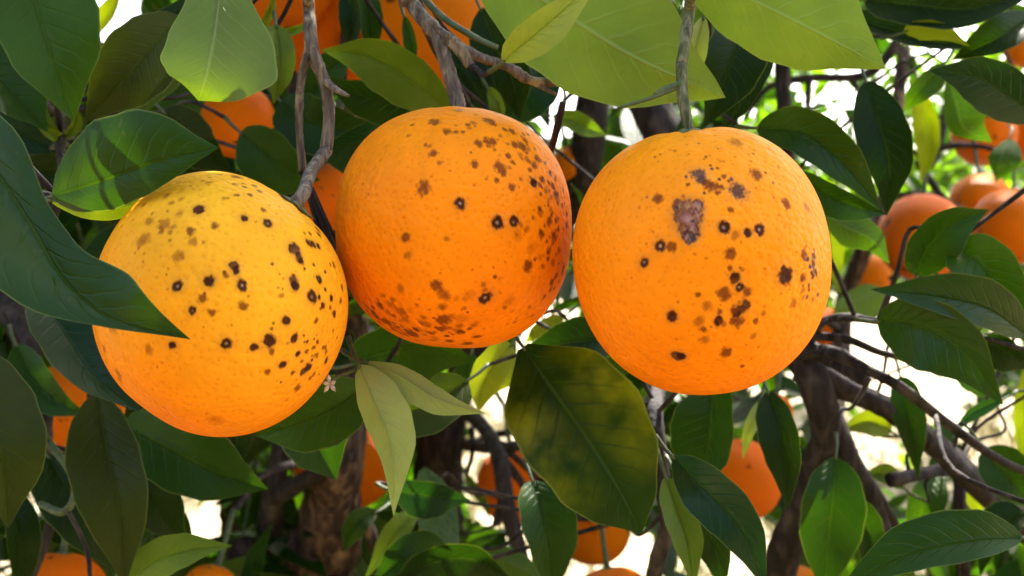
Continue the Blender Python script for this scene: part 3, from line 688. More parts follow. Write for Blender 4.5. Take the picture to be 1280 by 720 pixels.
def leaf(rows, wl, wr, roll=0, fold=12, under=False, col=MD, mat=None, a=0.82, b=0.78, cup=0.0, wave=0.05, petiole=True, nu=18, nv=10, droop=0.0, pl=None, pr=None, hero=False):
    """one leaf. rows: midrib points (px, py, depth) from base to tip; wl / wr: half widths (photograph pixels) on the left and
    right of the midrib; roll turns the blade about its midrib, fold lifts both halves, cup rolls the margins"""
    N_LEAF[0] += 1; rg = np.random.default_rng(1000+N_LEAF[0])
    pts = np.array([P(*r) for r in rows]); dm = float(np.mean([r[2] for r in rows]))
    t = np.linspace(0, 1, nu+1)
    cen = catmull(pts, nu+1)
    tan = np.gradient(cen, axis=0); tan /= np.linalg.norm(tan, axis=1)[:, None]
    if not hero:
        k_ = rg.uniform(-30, 30); roll = roll+k_; fold = fold+rg.uniform(4, 16); wl, wr = wl/math.cos(R(k_))**.7, wr/math.cos(R(k_))**.7
    view = np.array((0, 0, CAM_Z))-cen.mean(0); view /= np.linalg.norm(view)
    v = np.linspace(-1, 1, nv+1)
    prof = leaf_profile(t, a, b)
    pw = rg.uniform(0, 6.28, 4)
    PL = catmull(np.c_[np.array(pl, float), np.zeros(len(pl))], nu+1)[:, 0] if pl else wl*prof
    PR = catmull(np.c_[np.array(pr, float), np.zeros(len(pr))], nu+1)[:, 0] if pr else wr*prof
    V = np.zeros((nu+1, nv+1, 3)); UV = np.zeros((nu+1, nv+1, 2))
    s_ = -1.0 if under else 1.0
    for i in range(nu+1):
        u = tan[i]; n0 = view-u*view.dot(u); n0 /= np.linalg.norm(n0); s = np.cross(u, n0)
        rr = R(roll); nn = n0*math.cos(rr)+s*math.sin(rr); ss = np.cross(u, nn)
        for j, x in enumerate(v):
            w = max((PR if x > 0 else PL)[i], .2)*dm/FPX
            ax_ = abs(x)
            lift = math.sin(R(fold))*ax_*w*s_ - cup*w*ax_**2.2*s_
            lift += wave*w*ax_*(math.sin(7*t[i]+pw[0 if x > 0 else 1])+.6*math.sin(15*t[i]+pw[2 if x > 0 else 3]))
            rib = -0.0008*s_*math.exp(-(x*6)**2)*prof[i]
            edge = 1+.025*math.sin(31*t[i]+pw[1])*ax_
            V[i, j] = cen[i]+ss*(math.copysign(ax_, x)*w*math.cos(R(fold))*edge)+nn*(lift+rib)
            V[i, j, 2] -= droop*w*ax_*ax_
            UV[i, j] = (t[i], 0.5+0.5*x)
    k = nv+1; idx = np.arange((nu+1)*k).reshape(nu+1, k)
    F = np.stack([idx[:-1, :-1], idx[1:, :-1], idx[1:, 1:], idx[:-1, 1:]], -1).reshape(-1, 4)
    # winding so that the glossy upper face looks at the viewer unless the leaf shows its underside
    if not under: F = F[:, ::-1]
    base = cen[0]
    o = link('leaf', np_mesh('leaf', V.reshape(-1, 3)-base, F, mat or M_LEAF, uv=UV.reshape(-1, 2)), tree)
    o.location = Vector(base)-TL
    jit = rg.uniform(.88, 1.14)
    o.color = (col[0]*jit*rg.uniform(.95, 1.08), col[1]*jit, col[2]*jit, 1)
    if petiole:
        b0 = Vector(cen[0]); u = Vector(tan[0])
        pe = b0-u*.011+Vector((0, .002, .001))
        V2, F2, _, _ = tube_arrays([b0+u*.002, b0-u*.005, pe], [.0006, .0008, .0010], 6, 3, .05, 0, N_LEAF[0])
        link('petiole', poly_mesh('petiole', V2-np.array(base), F2, M_GREEN), o)
        # the twig it grows on, back to the nearest wood
        dv = SK[:, :3]-np.array(pe); dist = np.linalg.norm(dv, axis=1)-.25*np.clip(dv[:, 1], 0, .3)
        kk = int(np.argmin(dist)); tgt = Vector(SK[kk, :3]); L = (tgt-pe).length
        sag = Vector((rg.normal(0, .03)*L, .12*L, rg.normal(0, .03)*L))
        w_tube('twig', [pe+u*.001, pe-u*min(.012, .3*L)+(tgt-pe)*.12, pe+(tgt-pe)*.5+sag, tgt], [.0008, .0009, .0010, .0012], M_LIMB, 6, 5, .12, .25, N_LEAF[0]+300, tree, keep=False)
    return o

# --- left side
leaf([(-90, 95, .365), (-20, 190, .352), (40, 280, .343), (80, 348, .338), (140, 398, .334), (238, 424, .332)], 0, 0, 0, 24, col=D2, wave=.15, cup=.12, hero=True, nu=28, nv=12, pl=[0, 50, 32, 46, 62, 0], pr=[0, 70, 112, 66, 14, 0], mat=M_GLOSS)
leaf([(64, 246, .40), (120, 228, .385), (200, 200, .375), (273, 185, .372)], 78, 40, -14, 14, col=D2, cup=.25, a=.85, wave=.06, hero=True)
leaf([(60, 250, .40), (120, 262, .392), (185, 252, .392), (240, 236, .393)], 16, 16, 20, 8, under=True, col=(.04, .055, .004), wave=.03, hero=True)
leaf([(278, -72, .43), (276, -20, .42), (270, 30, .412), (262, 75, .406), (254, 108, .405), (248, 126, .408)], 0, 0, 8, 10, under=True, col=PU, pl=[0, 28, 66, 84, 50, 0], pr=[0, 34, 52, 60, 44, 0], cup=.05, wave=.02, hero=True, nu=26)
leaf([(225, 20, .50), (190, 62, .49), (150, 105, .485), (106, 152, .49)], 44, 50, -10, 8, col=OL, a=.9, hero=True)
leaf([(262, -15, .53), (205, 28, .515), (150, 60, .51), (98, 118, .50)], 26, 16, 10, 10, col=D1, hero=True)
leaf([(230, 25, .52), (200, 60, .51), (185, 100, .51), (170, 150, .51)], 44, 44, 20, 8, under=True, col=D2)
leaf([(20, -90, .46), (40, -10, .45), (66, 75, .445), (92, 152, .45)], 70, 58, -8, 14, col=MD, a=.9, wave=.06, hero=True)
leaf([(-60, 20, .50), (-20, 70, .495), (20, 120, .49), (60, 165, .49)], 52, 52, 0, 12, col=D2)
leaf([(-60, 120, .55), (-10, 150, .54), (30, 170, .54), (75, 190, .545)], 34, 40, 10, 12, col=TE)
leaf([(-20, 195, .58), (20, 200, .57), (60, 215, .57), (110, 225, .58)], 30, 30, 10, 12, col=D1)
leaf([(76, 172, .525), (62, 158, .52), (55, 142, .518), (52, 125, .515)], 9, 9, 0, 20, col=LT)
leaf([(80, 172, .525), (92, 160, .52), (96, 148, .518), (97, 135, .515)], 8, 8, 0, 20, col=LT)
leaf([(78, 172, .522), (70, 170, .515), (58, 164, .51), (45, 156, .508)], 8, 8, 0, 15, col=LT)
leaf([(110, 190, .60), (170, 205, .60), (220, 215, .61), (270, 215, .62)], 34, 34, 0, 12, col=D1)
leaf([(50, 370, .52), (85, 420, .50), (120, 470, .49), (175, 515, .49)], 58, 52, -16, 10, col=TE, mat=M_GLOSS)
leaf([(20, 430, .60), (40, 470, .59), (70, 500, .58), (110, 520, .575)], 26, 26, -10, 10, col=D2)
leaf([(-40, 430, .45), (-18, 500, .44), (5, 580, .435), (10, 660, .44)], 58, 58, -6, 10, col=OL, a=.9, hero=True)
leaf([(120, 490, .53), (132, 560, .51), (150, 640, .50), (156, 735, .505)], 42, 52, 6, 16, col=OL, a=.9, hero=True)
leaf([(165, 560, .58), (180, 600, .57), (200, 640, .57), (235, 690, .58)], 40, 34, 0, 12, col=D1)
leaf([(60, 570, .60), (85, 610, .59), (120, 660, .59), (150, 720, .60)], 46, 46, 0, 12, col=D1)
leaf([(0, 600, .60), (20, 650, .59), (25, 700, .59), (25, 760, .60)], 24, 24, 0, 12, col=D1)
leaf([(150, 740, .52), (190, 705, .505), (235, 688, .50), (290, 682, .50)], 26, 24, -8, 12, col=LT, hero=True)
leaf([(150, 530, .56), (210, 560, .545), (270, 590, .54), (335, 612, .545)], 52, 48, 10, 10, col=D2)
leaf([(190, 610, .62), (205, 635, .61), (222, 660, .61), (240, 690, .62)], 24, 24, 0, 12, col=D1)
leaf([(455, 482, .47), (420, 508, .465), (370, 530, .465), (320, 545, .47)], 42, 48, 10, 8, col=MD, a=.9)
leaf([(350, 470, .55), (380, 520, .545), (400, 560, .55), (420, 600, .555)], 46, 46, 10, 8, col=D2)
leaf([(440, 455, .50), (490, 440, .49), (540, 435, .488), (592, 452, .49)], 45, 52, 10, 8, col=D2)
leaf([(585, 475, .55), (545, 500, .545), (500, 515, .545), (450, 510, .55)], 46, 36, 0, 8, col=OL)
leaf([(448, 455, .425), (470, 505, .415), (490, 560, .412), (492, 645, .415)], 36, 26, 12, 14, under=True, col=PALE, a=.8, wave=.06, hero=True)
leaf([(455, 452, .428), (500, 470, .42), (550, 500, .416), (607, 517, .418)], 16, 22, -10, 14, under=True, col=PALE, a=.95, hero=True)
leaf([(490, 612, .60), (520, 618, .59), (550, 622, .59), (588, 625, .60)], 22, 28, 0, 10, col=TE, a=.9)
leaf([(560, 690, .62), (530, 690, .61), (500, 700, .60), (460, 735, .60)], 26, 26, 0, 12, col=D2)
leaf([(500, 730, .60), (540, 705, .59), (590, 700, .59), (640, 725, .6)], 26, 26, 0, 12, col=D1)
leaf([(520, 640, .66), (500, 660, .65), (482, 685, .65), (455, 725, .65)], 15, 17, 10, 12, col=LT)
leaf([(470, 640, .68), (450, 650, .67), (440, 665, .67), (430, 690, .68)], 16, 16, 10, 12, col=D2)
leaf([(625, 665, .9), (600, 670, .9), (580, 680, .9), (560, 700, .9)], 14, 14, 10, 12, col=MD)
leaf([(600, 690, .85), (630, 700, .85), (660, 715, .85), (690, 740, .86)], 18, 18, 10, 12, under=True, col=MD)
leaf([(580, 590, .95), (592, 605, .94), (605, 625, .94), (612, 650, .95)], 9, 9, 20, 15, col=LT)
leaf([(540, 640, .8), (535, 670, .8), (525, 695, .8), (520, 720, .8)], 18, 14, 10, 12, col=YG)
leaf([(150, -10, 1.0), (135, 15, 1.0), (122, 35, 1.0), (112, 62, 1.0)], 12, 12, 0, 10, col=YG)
# --- behind and between the fruits, upper part
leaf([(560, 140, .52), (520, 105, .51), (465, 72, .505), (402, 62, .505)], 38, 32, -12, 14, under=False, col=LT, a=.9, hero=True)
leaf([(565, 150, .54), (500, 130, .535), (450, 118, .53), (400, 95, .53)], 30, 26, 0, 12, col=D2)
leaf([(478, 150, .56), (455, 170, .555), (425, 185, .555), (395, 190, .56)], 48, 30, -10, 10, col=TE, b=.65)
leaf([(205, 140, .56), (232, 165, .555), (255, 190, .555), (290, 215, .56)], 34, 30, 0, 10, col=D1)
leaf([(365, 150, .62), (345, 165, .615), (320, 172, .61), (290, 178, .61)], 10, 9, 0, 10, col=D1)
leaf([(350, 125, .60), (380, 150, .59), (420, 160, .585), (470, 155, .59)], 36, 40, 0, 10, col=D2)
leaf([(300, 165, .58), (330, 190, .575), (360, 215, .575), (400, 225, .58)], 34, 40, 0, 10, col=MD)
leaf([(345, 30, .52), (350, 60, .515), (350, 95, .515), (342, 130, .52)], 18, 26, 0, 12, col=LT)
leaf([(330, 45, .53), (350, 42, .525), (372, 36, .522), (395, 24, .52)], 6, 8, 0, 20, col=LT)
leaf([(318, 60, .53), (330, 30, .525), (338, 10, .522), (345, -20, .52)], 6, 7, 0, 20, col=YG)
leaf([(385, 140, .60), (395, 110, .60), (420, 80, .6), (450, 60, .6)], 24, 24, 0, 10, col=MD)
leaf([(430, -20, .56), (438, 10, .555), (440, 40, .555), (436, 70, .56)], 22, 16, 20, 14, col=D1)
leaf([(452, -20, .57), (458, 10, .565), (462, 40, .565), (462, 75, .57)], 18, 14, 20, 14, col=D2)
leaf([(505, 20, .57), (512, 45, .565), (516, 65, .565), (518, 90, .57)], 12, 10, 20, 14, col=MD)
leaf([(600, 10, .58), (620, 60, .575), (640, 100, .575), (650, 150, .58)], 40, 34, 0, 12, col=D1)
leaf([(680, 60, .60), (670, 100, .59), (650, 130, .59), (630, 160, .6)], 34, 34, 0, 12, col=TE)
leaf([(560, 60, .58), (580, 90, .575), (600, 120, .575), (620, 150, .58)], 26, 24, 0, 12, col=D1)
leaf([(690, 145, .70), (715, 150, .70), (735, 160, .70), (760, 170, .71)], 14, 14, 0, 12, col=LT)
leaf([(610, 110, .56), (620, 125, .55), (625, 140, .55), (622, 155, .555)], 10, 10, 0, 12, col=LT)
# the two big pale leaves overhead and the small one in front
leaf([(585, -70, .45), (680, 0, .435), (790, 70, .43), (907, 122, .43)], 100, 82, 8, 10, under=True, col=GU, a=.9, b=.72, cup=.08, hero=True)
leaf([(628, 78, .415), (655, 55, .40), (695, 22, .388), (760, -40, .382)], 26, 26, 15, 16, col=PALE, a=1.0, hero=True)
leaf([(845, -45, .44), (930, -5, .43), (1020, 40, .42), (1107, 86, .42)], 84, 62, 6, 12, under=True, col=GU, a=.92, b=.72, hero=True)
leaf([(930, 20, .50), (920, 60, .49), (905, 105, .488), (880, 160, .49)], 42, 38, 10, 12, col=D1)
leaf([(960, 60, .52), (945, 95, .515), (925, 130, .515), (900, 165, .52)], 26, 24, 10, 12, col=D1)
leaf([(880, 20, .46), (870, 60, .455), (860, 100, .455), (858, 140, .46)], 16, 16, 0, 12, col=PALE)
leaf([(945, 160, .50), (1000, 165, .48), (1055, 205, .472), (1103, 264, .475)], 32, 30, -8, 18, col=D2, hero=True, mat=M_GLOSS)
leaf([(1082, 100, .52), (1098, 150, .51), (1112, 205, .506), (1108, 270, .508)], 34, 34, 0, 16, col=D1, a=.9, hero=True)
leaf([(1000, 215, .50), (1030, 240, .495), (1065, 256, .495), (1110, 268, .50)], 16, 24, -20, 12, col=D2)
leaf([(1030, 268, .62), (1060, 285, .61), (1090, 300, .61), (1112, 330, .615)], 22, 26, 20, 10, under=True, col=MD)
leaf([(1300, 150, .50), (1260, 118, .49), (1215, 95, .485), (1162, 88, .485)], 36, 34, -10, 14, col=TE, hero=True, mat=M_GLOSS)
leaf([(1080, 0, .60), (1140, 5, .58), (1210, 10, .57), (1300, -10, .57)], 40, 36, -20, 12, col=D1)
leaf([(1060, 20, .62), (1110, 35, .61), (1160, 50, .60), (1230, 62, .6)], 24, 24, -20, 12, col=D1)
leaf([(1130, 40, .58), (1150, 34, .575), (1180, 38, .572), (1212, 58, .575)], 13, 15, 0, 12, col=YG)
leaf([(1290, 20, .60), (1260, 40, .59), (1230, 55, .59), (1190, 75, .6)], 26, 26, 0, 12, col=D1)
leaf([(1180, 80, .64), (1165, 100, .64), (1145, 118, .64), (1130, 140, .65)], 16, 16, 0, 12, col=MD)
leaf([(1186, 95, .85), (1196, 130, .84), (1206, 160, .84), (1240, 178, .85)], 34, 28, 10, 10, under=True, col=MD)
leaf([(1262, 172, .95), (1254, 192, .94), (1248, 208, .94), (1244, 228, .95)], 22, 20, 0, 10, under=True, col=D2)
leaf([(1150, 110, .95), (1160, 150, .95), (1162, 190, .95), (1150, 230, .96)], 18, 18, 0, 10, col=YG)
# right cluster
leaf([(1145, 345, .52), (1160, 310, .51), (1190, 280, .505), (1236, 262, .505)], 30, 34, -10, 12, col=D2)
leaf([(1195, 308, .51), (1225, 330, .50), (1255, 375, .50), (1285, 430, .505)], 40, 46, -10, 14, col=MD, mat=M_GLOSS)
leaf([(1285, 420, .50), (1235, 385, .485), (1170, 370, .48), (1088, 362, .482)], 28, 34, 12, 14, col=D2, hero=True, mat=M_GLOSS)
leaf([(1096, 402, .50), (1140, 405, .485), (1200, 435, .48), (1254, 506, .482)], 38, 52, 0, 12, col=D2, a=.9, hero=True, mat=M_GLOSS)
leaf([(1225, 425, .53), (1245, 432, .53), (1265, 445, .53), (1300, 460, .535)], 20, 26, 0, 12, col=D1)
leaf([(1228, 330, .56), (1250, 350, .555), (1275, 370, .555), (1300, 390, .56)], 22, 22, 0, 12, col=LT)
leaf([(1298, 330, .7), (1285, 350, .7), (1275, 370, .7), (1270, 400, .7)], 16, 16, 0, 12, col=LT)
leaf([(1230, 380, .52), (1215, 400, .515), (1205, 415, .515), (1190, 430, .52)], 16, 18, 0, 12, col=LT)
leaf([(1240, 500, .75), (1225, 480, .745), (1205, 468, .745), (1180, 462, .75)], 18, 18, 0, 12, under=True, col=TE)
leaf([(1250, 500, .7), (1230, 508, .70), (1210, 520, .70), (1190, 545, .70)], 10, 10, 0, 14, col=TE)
# --- lower middle and right
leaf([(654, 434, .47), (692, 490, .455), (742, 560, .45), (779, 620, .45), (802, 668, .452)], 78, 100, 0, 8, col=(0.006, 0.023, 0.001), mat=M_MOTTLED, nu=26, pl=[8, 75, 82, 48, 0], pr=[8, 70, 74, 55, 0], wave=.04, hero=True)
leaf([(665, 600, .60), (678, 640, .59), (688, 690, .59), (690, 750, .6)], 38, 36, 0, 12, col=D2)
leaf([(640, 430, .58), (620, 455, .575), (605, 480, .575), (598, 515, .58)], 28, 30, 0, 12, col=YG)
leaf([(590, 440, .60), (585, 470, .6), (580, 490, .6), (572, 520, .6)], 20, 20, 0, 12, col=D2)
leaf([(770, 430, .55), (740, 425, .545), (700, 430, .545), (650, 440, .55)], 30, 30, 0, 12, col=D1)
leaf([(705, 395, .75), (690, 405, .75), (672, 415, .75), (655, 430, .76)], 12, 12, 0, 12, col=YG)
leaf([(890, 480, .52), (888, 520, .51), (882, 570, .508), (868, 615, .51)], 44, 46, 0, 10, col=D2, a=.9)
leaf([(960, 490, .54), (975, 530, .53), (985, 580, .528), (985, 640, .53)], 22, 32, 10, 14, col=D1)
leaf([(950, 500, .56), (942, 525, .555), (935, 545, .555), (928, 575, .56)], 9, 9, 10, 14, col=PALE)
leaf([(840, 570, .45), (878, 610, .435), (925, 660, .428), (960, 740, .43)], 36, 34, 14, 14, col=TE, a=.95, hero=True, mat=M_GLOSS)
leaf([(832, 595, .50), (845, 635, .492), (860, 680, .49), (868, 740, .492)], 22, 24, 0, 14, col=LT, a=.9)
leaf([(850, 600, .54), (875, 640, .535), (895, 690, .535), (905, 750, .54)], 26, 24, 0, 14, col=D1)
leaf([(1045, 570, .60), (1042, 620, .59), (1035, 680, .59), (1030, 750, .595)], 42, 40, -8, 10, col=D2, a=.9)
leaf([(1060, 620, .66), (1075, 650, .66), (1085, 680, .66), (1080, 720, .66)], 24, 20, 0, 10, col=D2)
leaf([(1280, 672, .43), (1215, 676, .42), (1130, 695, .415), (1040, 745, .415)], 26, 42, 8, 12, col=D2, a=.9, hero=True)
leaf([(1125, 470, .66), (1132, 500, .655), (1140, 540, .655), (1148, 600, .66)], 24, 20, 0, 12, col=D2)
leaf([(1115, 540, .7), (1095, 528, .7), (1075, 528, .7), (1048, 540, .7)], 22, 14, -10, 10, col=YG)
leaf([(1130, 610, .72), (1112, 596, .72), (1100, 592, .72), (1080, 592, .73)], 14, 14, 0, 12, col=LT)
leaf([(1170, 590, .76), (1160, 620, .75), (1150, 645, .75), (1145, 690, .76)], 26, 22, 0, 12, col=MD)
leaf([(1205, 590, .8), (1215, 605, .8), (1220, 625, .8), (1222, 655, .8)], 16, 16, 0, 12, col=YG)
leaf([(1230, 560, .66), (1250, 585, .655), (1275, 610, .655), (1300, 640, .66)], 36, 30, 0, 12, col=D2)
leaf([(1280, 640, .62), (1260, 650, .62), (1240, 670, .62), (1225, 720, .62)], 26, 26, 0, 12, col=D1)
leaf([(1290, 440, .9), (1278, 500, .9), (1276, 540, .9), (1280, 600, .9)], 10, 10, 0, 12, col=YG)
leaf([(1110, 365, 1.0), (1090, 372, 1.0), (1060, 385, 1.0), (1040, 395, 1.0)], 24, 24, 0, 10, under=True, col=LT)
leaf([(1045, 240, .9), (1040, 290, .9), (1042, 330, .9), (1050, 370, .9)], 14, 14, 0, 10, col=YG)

# ------------------------------------------------------------------ crowns made of leafy shoots
def inside(poly, x, y):
    c = False; j = len(poly)-1
    for i in range(len(poly)):
        xi, yi = poly[i]; xj, yj = poly[j]
        if (yi > y) != (yj > y) and x < (xj-xi)*(y-yi)/(yj-yi)+xi: c = not c
        j = i
    return c
# openings in the crown through which the sunlit orchard shows, and the thin right flank
GAPS = [[(100, -20), (160, -20), (150, 35), (105, 70)],
        [(655, 135), (725, 102), (725, 160), (690, 170)],
        [(595, 470), (645, 470), (690, 600), (780, 640), (800, 740), (690, 740), (640, 680), (590, 640), (585, 560)],
        [(208, 600), (258, 615), (278, 630), (275, 680), (240, 680)],
        [(655, 400), (708, 385), (710, 425), (650, 430)],
        [(1060, 380), (1130, 380), (1130, 420), (1050, 420)], [(1080, 480), (1200, 440), (1270, 440), (1275, 560), (1220, 550), (1150, 500)],
        [(1055, 525), (1110, 540), (1120, 600), (1090, 640), (1065, 580)], [(1250, 240), (1290, 240), (1290, 350), (1250, 340)],
        [(895, 640), (955, 640), (955, 740), (890, 740)],
        [(22, 625), (45, 625), (45, 660), (22, 660)]]
THIN = [(915, 40), (1330, 30), (1330, 660), (1120, 660), (1060, 560), (1035, 350), (1030, 270), (930, 150)]
gap_rng = random.Random(5)
def allowed(c, size):
    if c[1] < 0.02: return (c[0]**2+c[1]**2+(c[2]-CAM_Z)**2) > 0.6**2
    if math.dist(c, (0, 0, CAM_Z)) < .40: return False
    x, y, d = project(c)
    rp = size*FPX/d
    if d < .62 and -rp*1.2-60 < x < 1340+rp*1.2 and -rp*1.2-40 < y < 780+rp*1.2: return False
    if not (-rp < x < 1280+rp and -rp < y < 720+rp): return True
    for oc, orr in ORANGES:
        ox, oy, od = project(oc)
        if d < od and math.hypot(x-ox, y-oy) < orr*FPX/od+rp*.6: return False
        if math.dist(c, oc) < orr+.02: return False
    if d < 4.6:
        pr = rp*.62
        tests = [(x, y), (x-pr, y), (x+pr, y), (x, y-pr), (x, y+pr)]
        for g in GAPS:
            if any(inside(g, a, b) for a, b in tests): return False
        if inside(THIN, x, y): return d > 1.75 and (d > 3.2 or gap_rng.random() < .22)
    return True

def unit_leaf(nu, nv, seed):
    """leaf of unit length along +Y, upper face +Z"""
    rg = np.random.default_rng(seed)
    t = np.linspace(0, 1, nu+1); v = np.linspace(-1, 1, nv+1)
    pr = leaf_profile(t)*.235; arch = rg.uniform(-.16, .02); fold = rg.uniform(.15, .45); ph = rg.uniform(0, 6)
    V = []; UV = []
    for i in range(nu+1):
        for x in v:
            V.append((x*pr[i], t[i], arch*t[i]**2+abs(x)*pr[i]*fold+.02*math.sin(8*t[i]+ph)*abs(x)))
            UV.append((t[i], .5+.5*x))
    k = nv+1; idx = np.arange((nu+1)*k).reshape(nu+1, k)
    F = np.stack([idx[:-1, :-1], idx[:-1, 1:], idx[1:, 1:], idx[1:, :-1]], -1).reshape(-1, 4)
    return np.array(V), np.array(UV), F

def frames(n, axis, rg):
    """random leaf matrices about a shoot axis"""
    pass

def crown_shoots(center, radii, n_shoot, seed, inner=.55, low=None):
    """list of (matrix 3x4, size, tint) for every leaf and (p0,p1) for every shoot"""
    rg = np.random.default_rng(seed); leaves = []; stems = []
    ce = np.array(center); ra = np.array(radii)
    lumps = [(lambda k: k/np.linalg.norm(k))(rg.normal(0, 1, 3)) for _ in range(14)]
    while len(stems) < n_shoot:
        d = rg.normal(0, 1, 3); d /= np.linalg.norm(d)
        lump = max(float(d@k) for k in lumps)
        rr = (inner+(1-inner)*rg.random()**.6)*(0.86+.16*np.clip((lump-.75)*4, 0, 1))
        p = ce+d*ra*rr
        if p[2] < (low or .35): continue
        ax = d*1.0+np.array((0, 0, .25))+rg.normal(0, .55, 3); ax /= np.linalg.norm(ax)
        L = rg.uniform(.10, .22); stems.append((p, p+ax*L))
        nl = rg.integers(7, 12); fresh = rg.random()
        for j in range(nl):
            s = p+ax*L*(j+.5)/nl
            az = j*2.4+rg.normal(0, .4)
            a0 = np.cross(ax, (0.3, .2, .93)); a0 /= np.linalg.norm(a0); b0 = np.cross(ax, a0)
            out = ax*rg.uniform(.1, .8)+(a0*math.cos(az)+b0*math.sin(az))+np.array((0, 0, -rg.uniform(.0, .55)))
            out /= np.linalg.norm(out)
            up = np.array((0, 0, 1.0))+rg.normal(0, .45, 3)
            zz = up-out*up.dot(out); zz /= np.linalg.norm(zz); xx = np.cross(out, zz)
            size = rg.uniform(.055, .098)
            tint = np.clip(.18+.55*fresh*rg.random()+.25*(j/nl)*fresh+rg.normal(0, .08), 0, 1)
            leaves.append((np.stack([xx, out, zz], 1), s+out*.008, size, tint))
    return leaves, stems

LV = [unit_leaf(5, 2, 50+i) for i in range(4)]
def bake(name, leaves, parent, off):
    Vs, Fs, Us, Ts = [], [], [], []; n = 0
    for i, (m, s, sz, tint) in enumerate(leaves):
        V, U, F = LV[i % 4]
        Vs.append((V*sz)@m.T+s-off); Us.append(U); Fs.append(F+n); Ts.append(np.full(len(V), tint)); n += len(V)
    o = link(name, np_mesh(name, np.vstack(Vs), np.vstack(Fs), M_CROWN, uv=np.vstack(Us), tint=np.concatenate(Ts)), parent)
    o['kind'] = 'stuff'; return o

def bake_stems(name, stems, parent, off, r=.0022, mat=None):
    Vs, Fs = [], []; n = 0
    for p0, p1 in stems:
        ax = p1-p0; ax = ax/np.linalg.norm(ax); a = np.cross(ax, (.2, .5, .84)); a /= np.linalg.norm(a); b = np.cross(ax, a)
        for p, q in ((p0-ax*.05, r), (p1, r*.45)):
            for k in range(4):
                an = k*math.pi/2; Vs.append(p+(a*math.cos(an)+b*math.sin(an))*q-off)
        for k in range(4):
            Fs.append((n+k, n+(k+1) % 4, n+4+(k+1) % 4, n+4+k))
        n += 8
    o = link(name, np_mesh(name, np.array(Vs), np.array(Fs), mat or M_GREEN), parent); o['kind'] = 'stuff'; return o

CROWN_C, CROWN_R = (0.05, 1.72, 1.95), (2.0, 1.42, 1.45)
lv, st = crown_shoots(CROWN_C, CROWN_R, 3600, 21)
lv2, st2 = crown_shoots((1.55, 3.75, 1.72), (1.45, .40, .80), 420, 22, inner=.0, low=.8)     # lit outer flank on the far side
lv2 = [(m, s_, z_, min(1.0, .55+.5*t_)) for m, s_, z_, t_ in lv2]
lv3, st3 = crown_shoots((-.30, 1.15, 1.32), (.80, .50, .50), 230, 23, inner=.0, low=.8)         # inner growth behind the fruit
lv += lv2+lv3; st += st2+st3
thin_rng = random.Random(8)                      # the outer face towards the viewer is open and lets the daylight in
lv = [L for L in lv if (L[1][2] > 1.95 and (L[1][1] > .85 or thin_rng.random() < .3)) or (L[1][1] > .95 and not (L[1][0] > .25 and L[1][1] < 1.5 and L[1][2] > 1.2)) or thin_rng.random() < (.16 if L[1][0] > .25 else .42)]
lv = [L for L in lv if not (L[1][0] > .22 and .4 < L[1][1] < 1.9 and 1.25 < L[1][2] < 1.15+(L[1][1]-.41)*1.45) or thin_rng.random() < .3]
lv = [L for L in lv if allowed(L[1]+L[0][:, 1]*L[2]*.5, L[2]*.5)]
st = [s for s in st if s[0][1] > .95 and allowed((s[0]+s[1])/2, .06) and allowed(s[0], .03)]
infr = []
rest = []
for L in lv:
    c = L[1]+L[0][:, 1]*L[2]*.5
    if c[1] > .1:
        x, y, d = project(c)
        if 0 < x < 1280 and 0 < y < 720: infr.append((d/L[2], L)); continue
    rest.append(L)
infr.sort(key=lambda k: k[0])
n_obj = max(0, 298-N_LEAF[0])
LVH = [unit_leaf(10, 4, 80+i) for i in range(5)]
LVM = [np_mesh('leaf', V, F, M_LEAF, uv=U) for V, U, F in LVH]
def tint_col(t):
    st_ = [(0, (0.006, 0.018, 0.002)), (.5, (0.014, 0.042, 0.004)), (.85, (0.055, 0.110, 0.010)), (1.0, (0.110, 0.150, 0.022))]
    for (a, ca), (b, cb) in zip(st_[:-1], st_[1:]):
        if t <= b:
            f = (t-a)/(b-a); return tuple(x*(1-f)+y*f for x, y in zip(ca, cb))
    return st_[-1][1]
for i, (_, (m, s, sz, tint)) in enumerate(infr[:n_obj]):
    o = link('leaf', LVM[i % 5], tree)
    o.matrix_local = Matrix.Translation(Vector(s)-TL) @ Matrix([list(r) for r in m]).to_4x4() @ Matrix.Scale(sz, 4)
    o.color = (*tint_col(tint), 1)
rest += [L for _, L in infr[n_obj:]]
bake('foliage', rest, tree, np.array(TL))
bake_stems('shoots', st, tree, np.array(TL), .0016)

# ------------------------------------------------------------------ small dried flower on the twig by the yellowish fruit
fl = bpy.data.objects.new('dried_flower', None)
def dried_flower(px, py, d):
    c = P(px, py, d); V = []; F = []
    rg = random.Random(4)
    for k in range(5):
        a = k/5*6.28+.4; u = Vector((math.cos(a), -.3, math.sin(a))).normalized(); s = u.cross(Vector((0, 1, 0))).normalized()
        L = rg.uniform(.0022, .0036); w = .0007; n = len(V)
        for p in (c-s*w*.5, c+s*w*.5, c+u*L*.6+s*w, c+u*L, c+u*L*.6-s*w): V.append(p+Vector((0, rg.uniform(-.0003, .0003), 0)))
        F.append((n, n+1, n+2, n+3, n+4))
    o = link('dried_flower', poly_mesh('dried_flower', [v-TL for v in V], F, M_DRY), tree)
    md = o.modifiers.new('thickness', 'SOLIDIFY'); md.thickness = .0005
    limb([(413, 478, d, 2.2), (424, 470, d+.004, 2), (446, 462, .425, 2.5)], M_GREEN, 91, start=False, name='twig')
dried_flower(412, 480, .412)

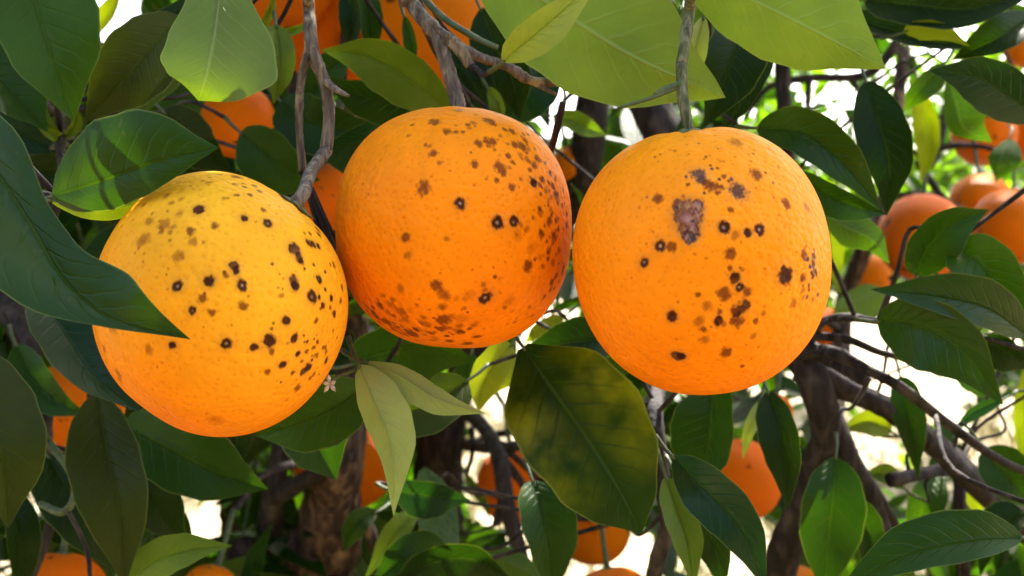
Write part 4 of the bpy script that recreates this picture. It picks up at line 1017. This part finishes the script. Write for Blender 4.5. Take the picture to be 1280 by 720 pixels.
# ------------------------------------------------------------------ neighbouring orange trees of the orchard
lvN, stN = crown_shoots((0, 0, 1.75), (1.7, 1.7, 1.35), 900, 33, inner=.5)
lvN = [(m, s, sz*1.5, t) for m, s, sz, t in lvN]
def neighbour(x, y, rz, sc, label, first=[None]):
    root = bpy.data.objects.new('orange_tree', None); C.objects.link(root)
    root.location = (x, y, 0); root.rotation_euler = (0, 0, rz); root.scale = (sc, sc, sc)
    root['label'] = label; root['category'] = 'tree'; root['group'] = 'orange trees of the orchard beyond'
    if first[0] is None:
        parts = []
        V, F, _, _ = tube_arrays([(0, 0, -.05), (.02, 0, .15), (.03, .02, .5), (0, .03, .85)], [.16, .11, .095, .08], 16, 8, .1, 0, 71)
        parts.append(link('trunk', poly_mesh('trunk', V, F, M_BROWN), root))
        rg = random.Random(3)
        for k in range(5):
            a = k*1.26+.3
            V, F, _, _ = tube_arrays([(0, .03, .72), (.35*math.cos(a), .35*math.sin(a), 1.15), (.75*math.cos(a+.2), .75*math.sin(a+.2), 1.7+rg.uniform(-.2, .3)), (1.1*math.cos(a), 1.1*math.sin(a), 2.2)],
                                     [.06, .045, .03, .012], 10, 7, .1, 0, 72+k)
            parts.append(link('limb', poly_mesh('limb', V, F, M_BROWN), root))
        parts.append(bake('crown', lvN, root, np.zeros(3)))
        parts.append(bake_stems('shoots', stN, root, np.zeros(3), .003))
        first[0] = parts
    else:
        for p in first[0]:
            c = p.copy(); C.objects.link(c); c.parent = root
    return root
def dry_grass():
    rg = np.random.default_rng(44); V = []; F = []; T = []; U = []
    for _ in range(900):
        x, y = rg.uniform(-4.5, 5.5), rg.uniform(5.0, 14.0)
        tt = rg.uniform(.2, 1)
        for _ in range(9):
            a = rg.uniform(0, 6.28); L = rg.uniform(.06, .22); w = .006; bx, by = x+rg.normal(0, .05), y+rg.normal(0, .05)
            dx, dy = math.cos(a), math.sin(a); n = len(V); b = rg.uniform(.2, .9)
            V += [(bx-dy*w, by+dx*w, -.02), (bx+dy*w, by-dx*w, -.02), (bx+dx*L*b*.5+dy*w*.6, by+dy*L*b*.5-dx*w*.6, L*.7), (bx+dx*L*b, by+dy*L*b, L)]
            F.append((n, n+1, n+2, n+3)); T += [tt]*4; U += [(0, .4), (0, .6), (.6, .6), (1, .5)]
    o = link('dry_grass', np_mesh('dry_grass', np.array(V), np.array(F), plain_material('straw', (0.14, 0.13, 0.04), (0.32, 0.27, 0.12), 3.0, .9)))
    o['kind'] = 'stuff'; o['label'] = 'sparse dry grass tufts on the sunlit orchard ground'; o['category'] = 'grass'
dry_grass()
neighbour(3.9, 8.6, 0.4, 1.0, 'sunlit orange tree beyond the bright foliage behind the scabbed fruit')
for k in range(5):                                      # unseen row added behind the camera to block low sky and darken reflections
    neighbour(-5.0+2.5*k, -4.9+.25*math.sin(k*2.1), k*1.3, 1.08, 'orange tree in the unseen row added behind the viewer, '+['at its far end', 'next to the end one', 'in its middle', 'second from its other end', 'at its other end'][k])
neighbour(-5.6, 8.6, 2.1, 1.05, 'orange tree standing behind the dark leaves of the fruiting tree')
neighbour(2.6, 14.5, 3.3, 1.1, 'orange tree across the open sunlit ground, farther off than its neighbour')
neighbour(-1.9, 17.0, 4.4, 1.0, 'far orange tree across the pale ground behind the freckled middle fruit')

print('LEAVES', N_LEAF[0], 'crown leaves', len(lv), 'in frame', len(infr))
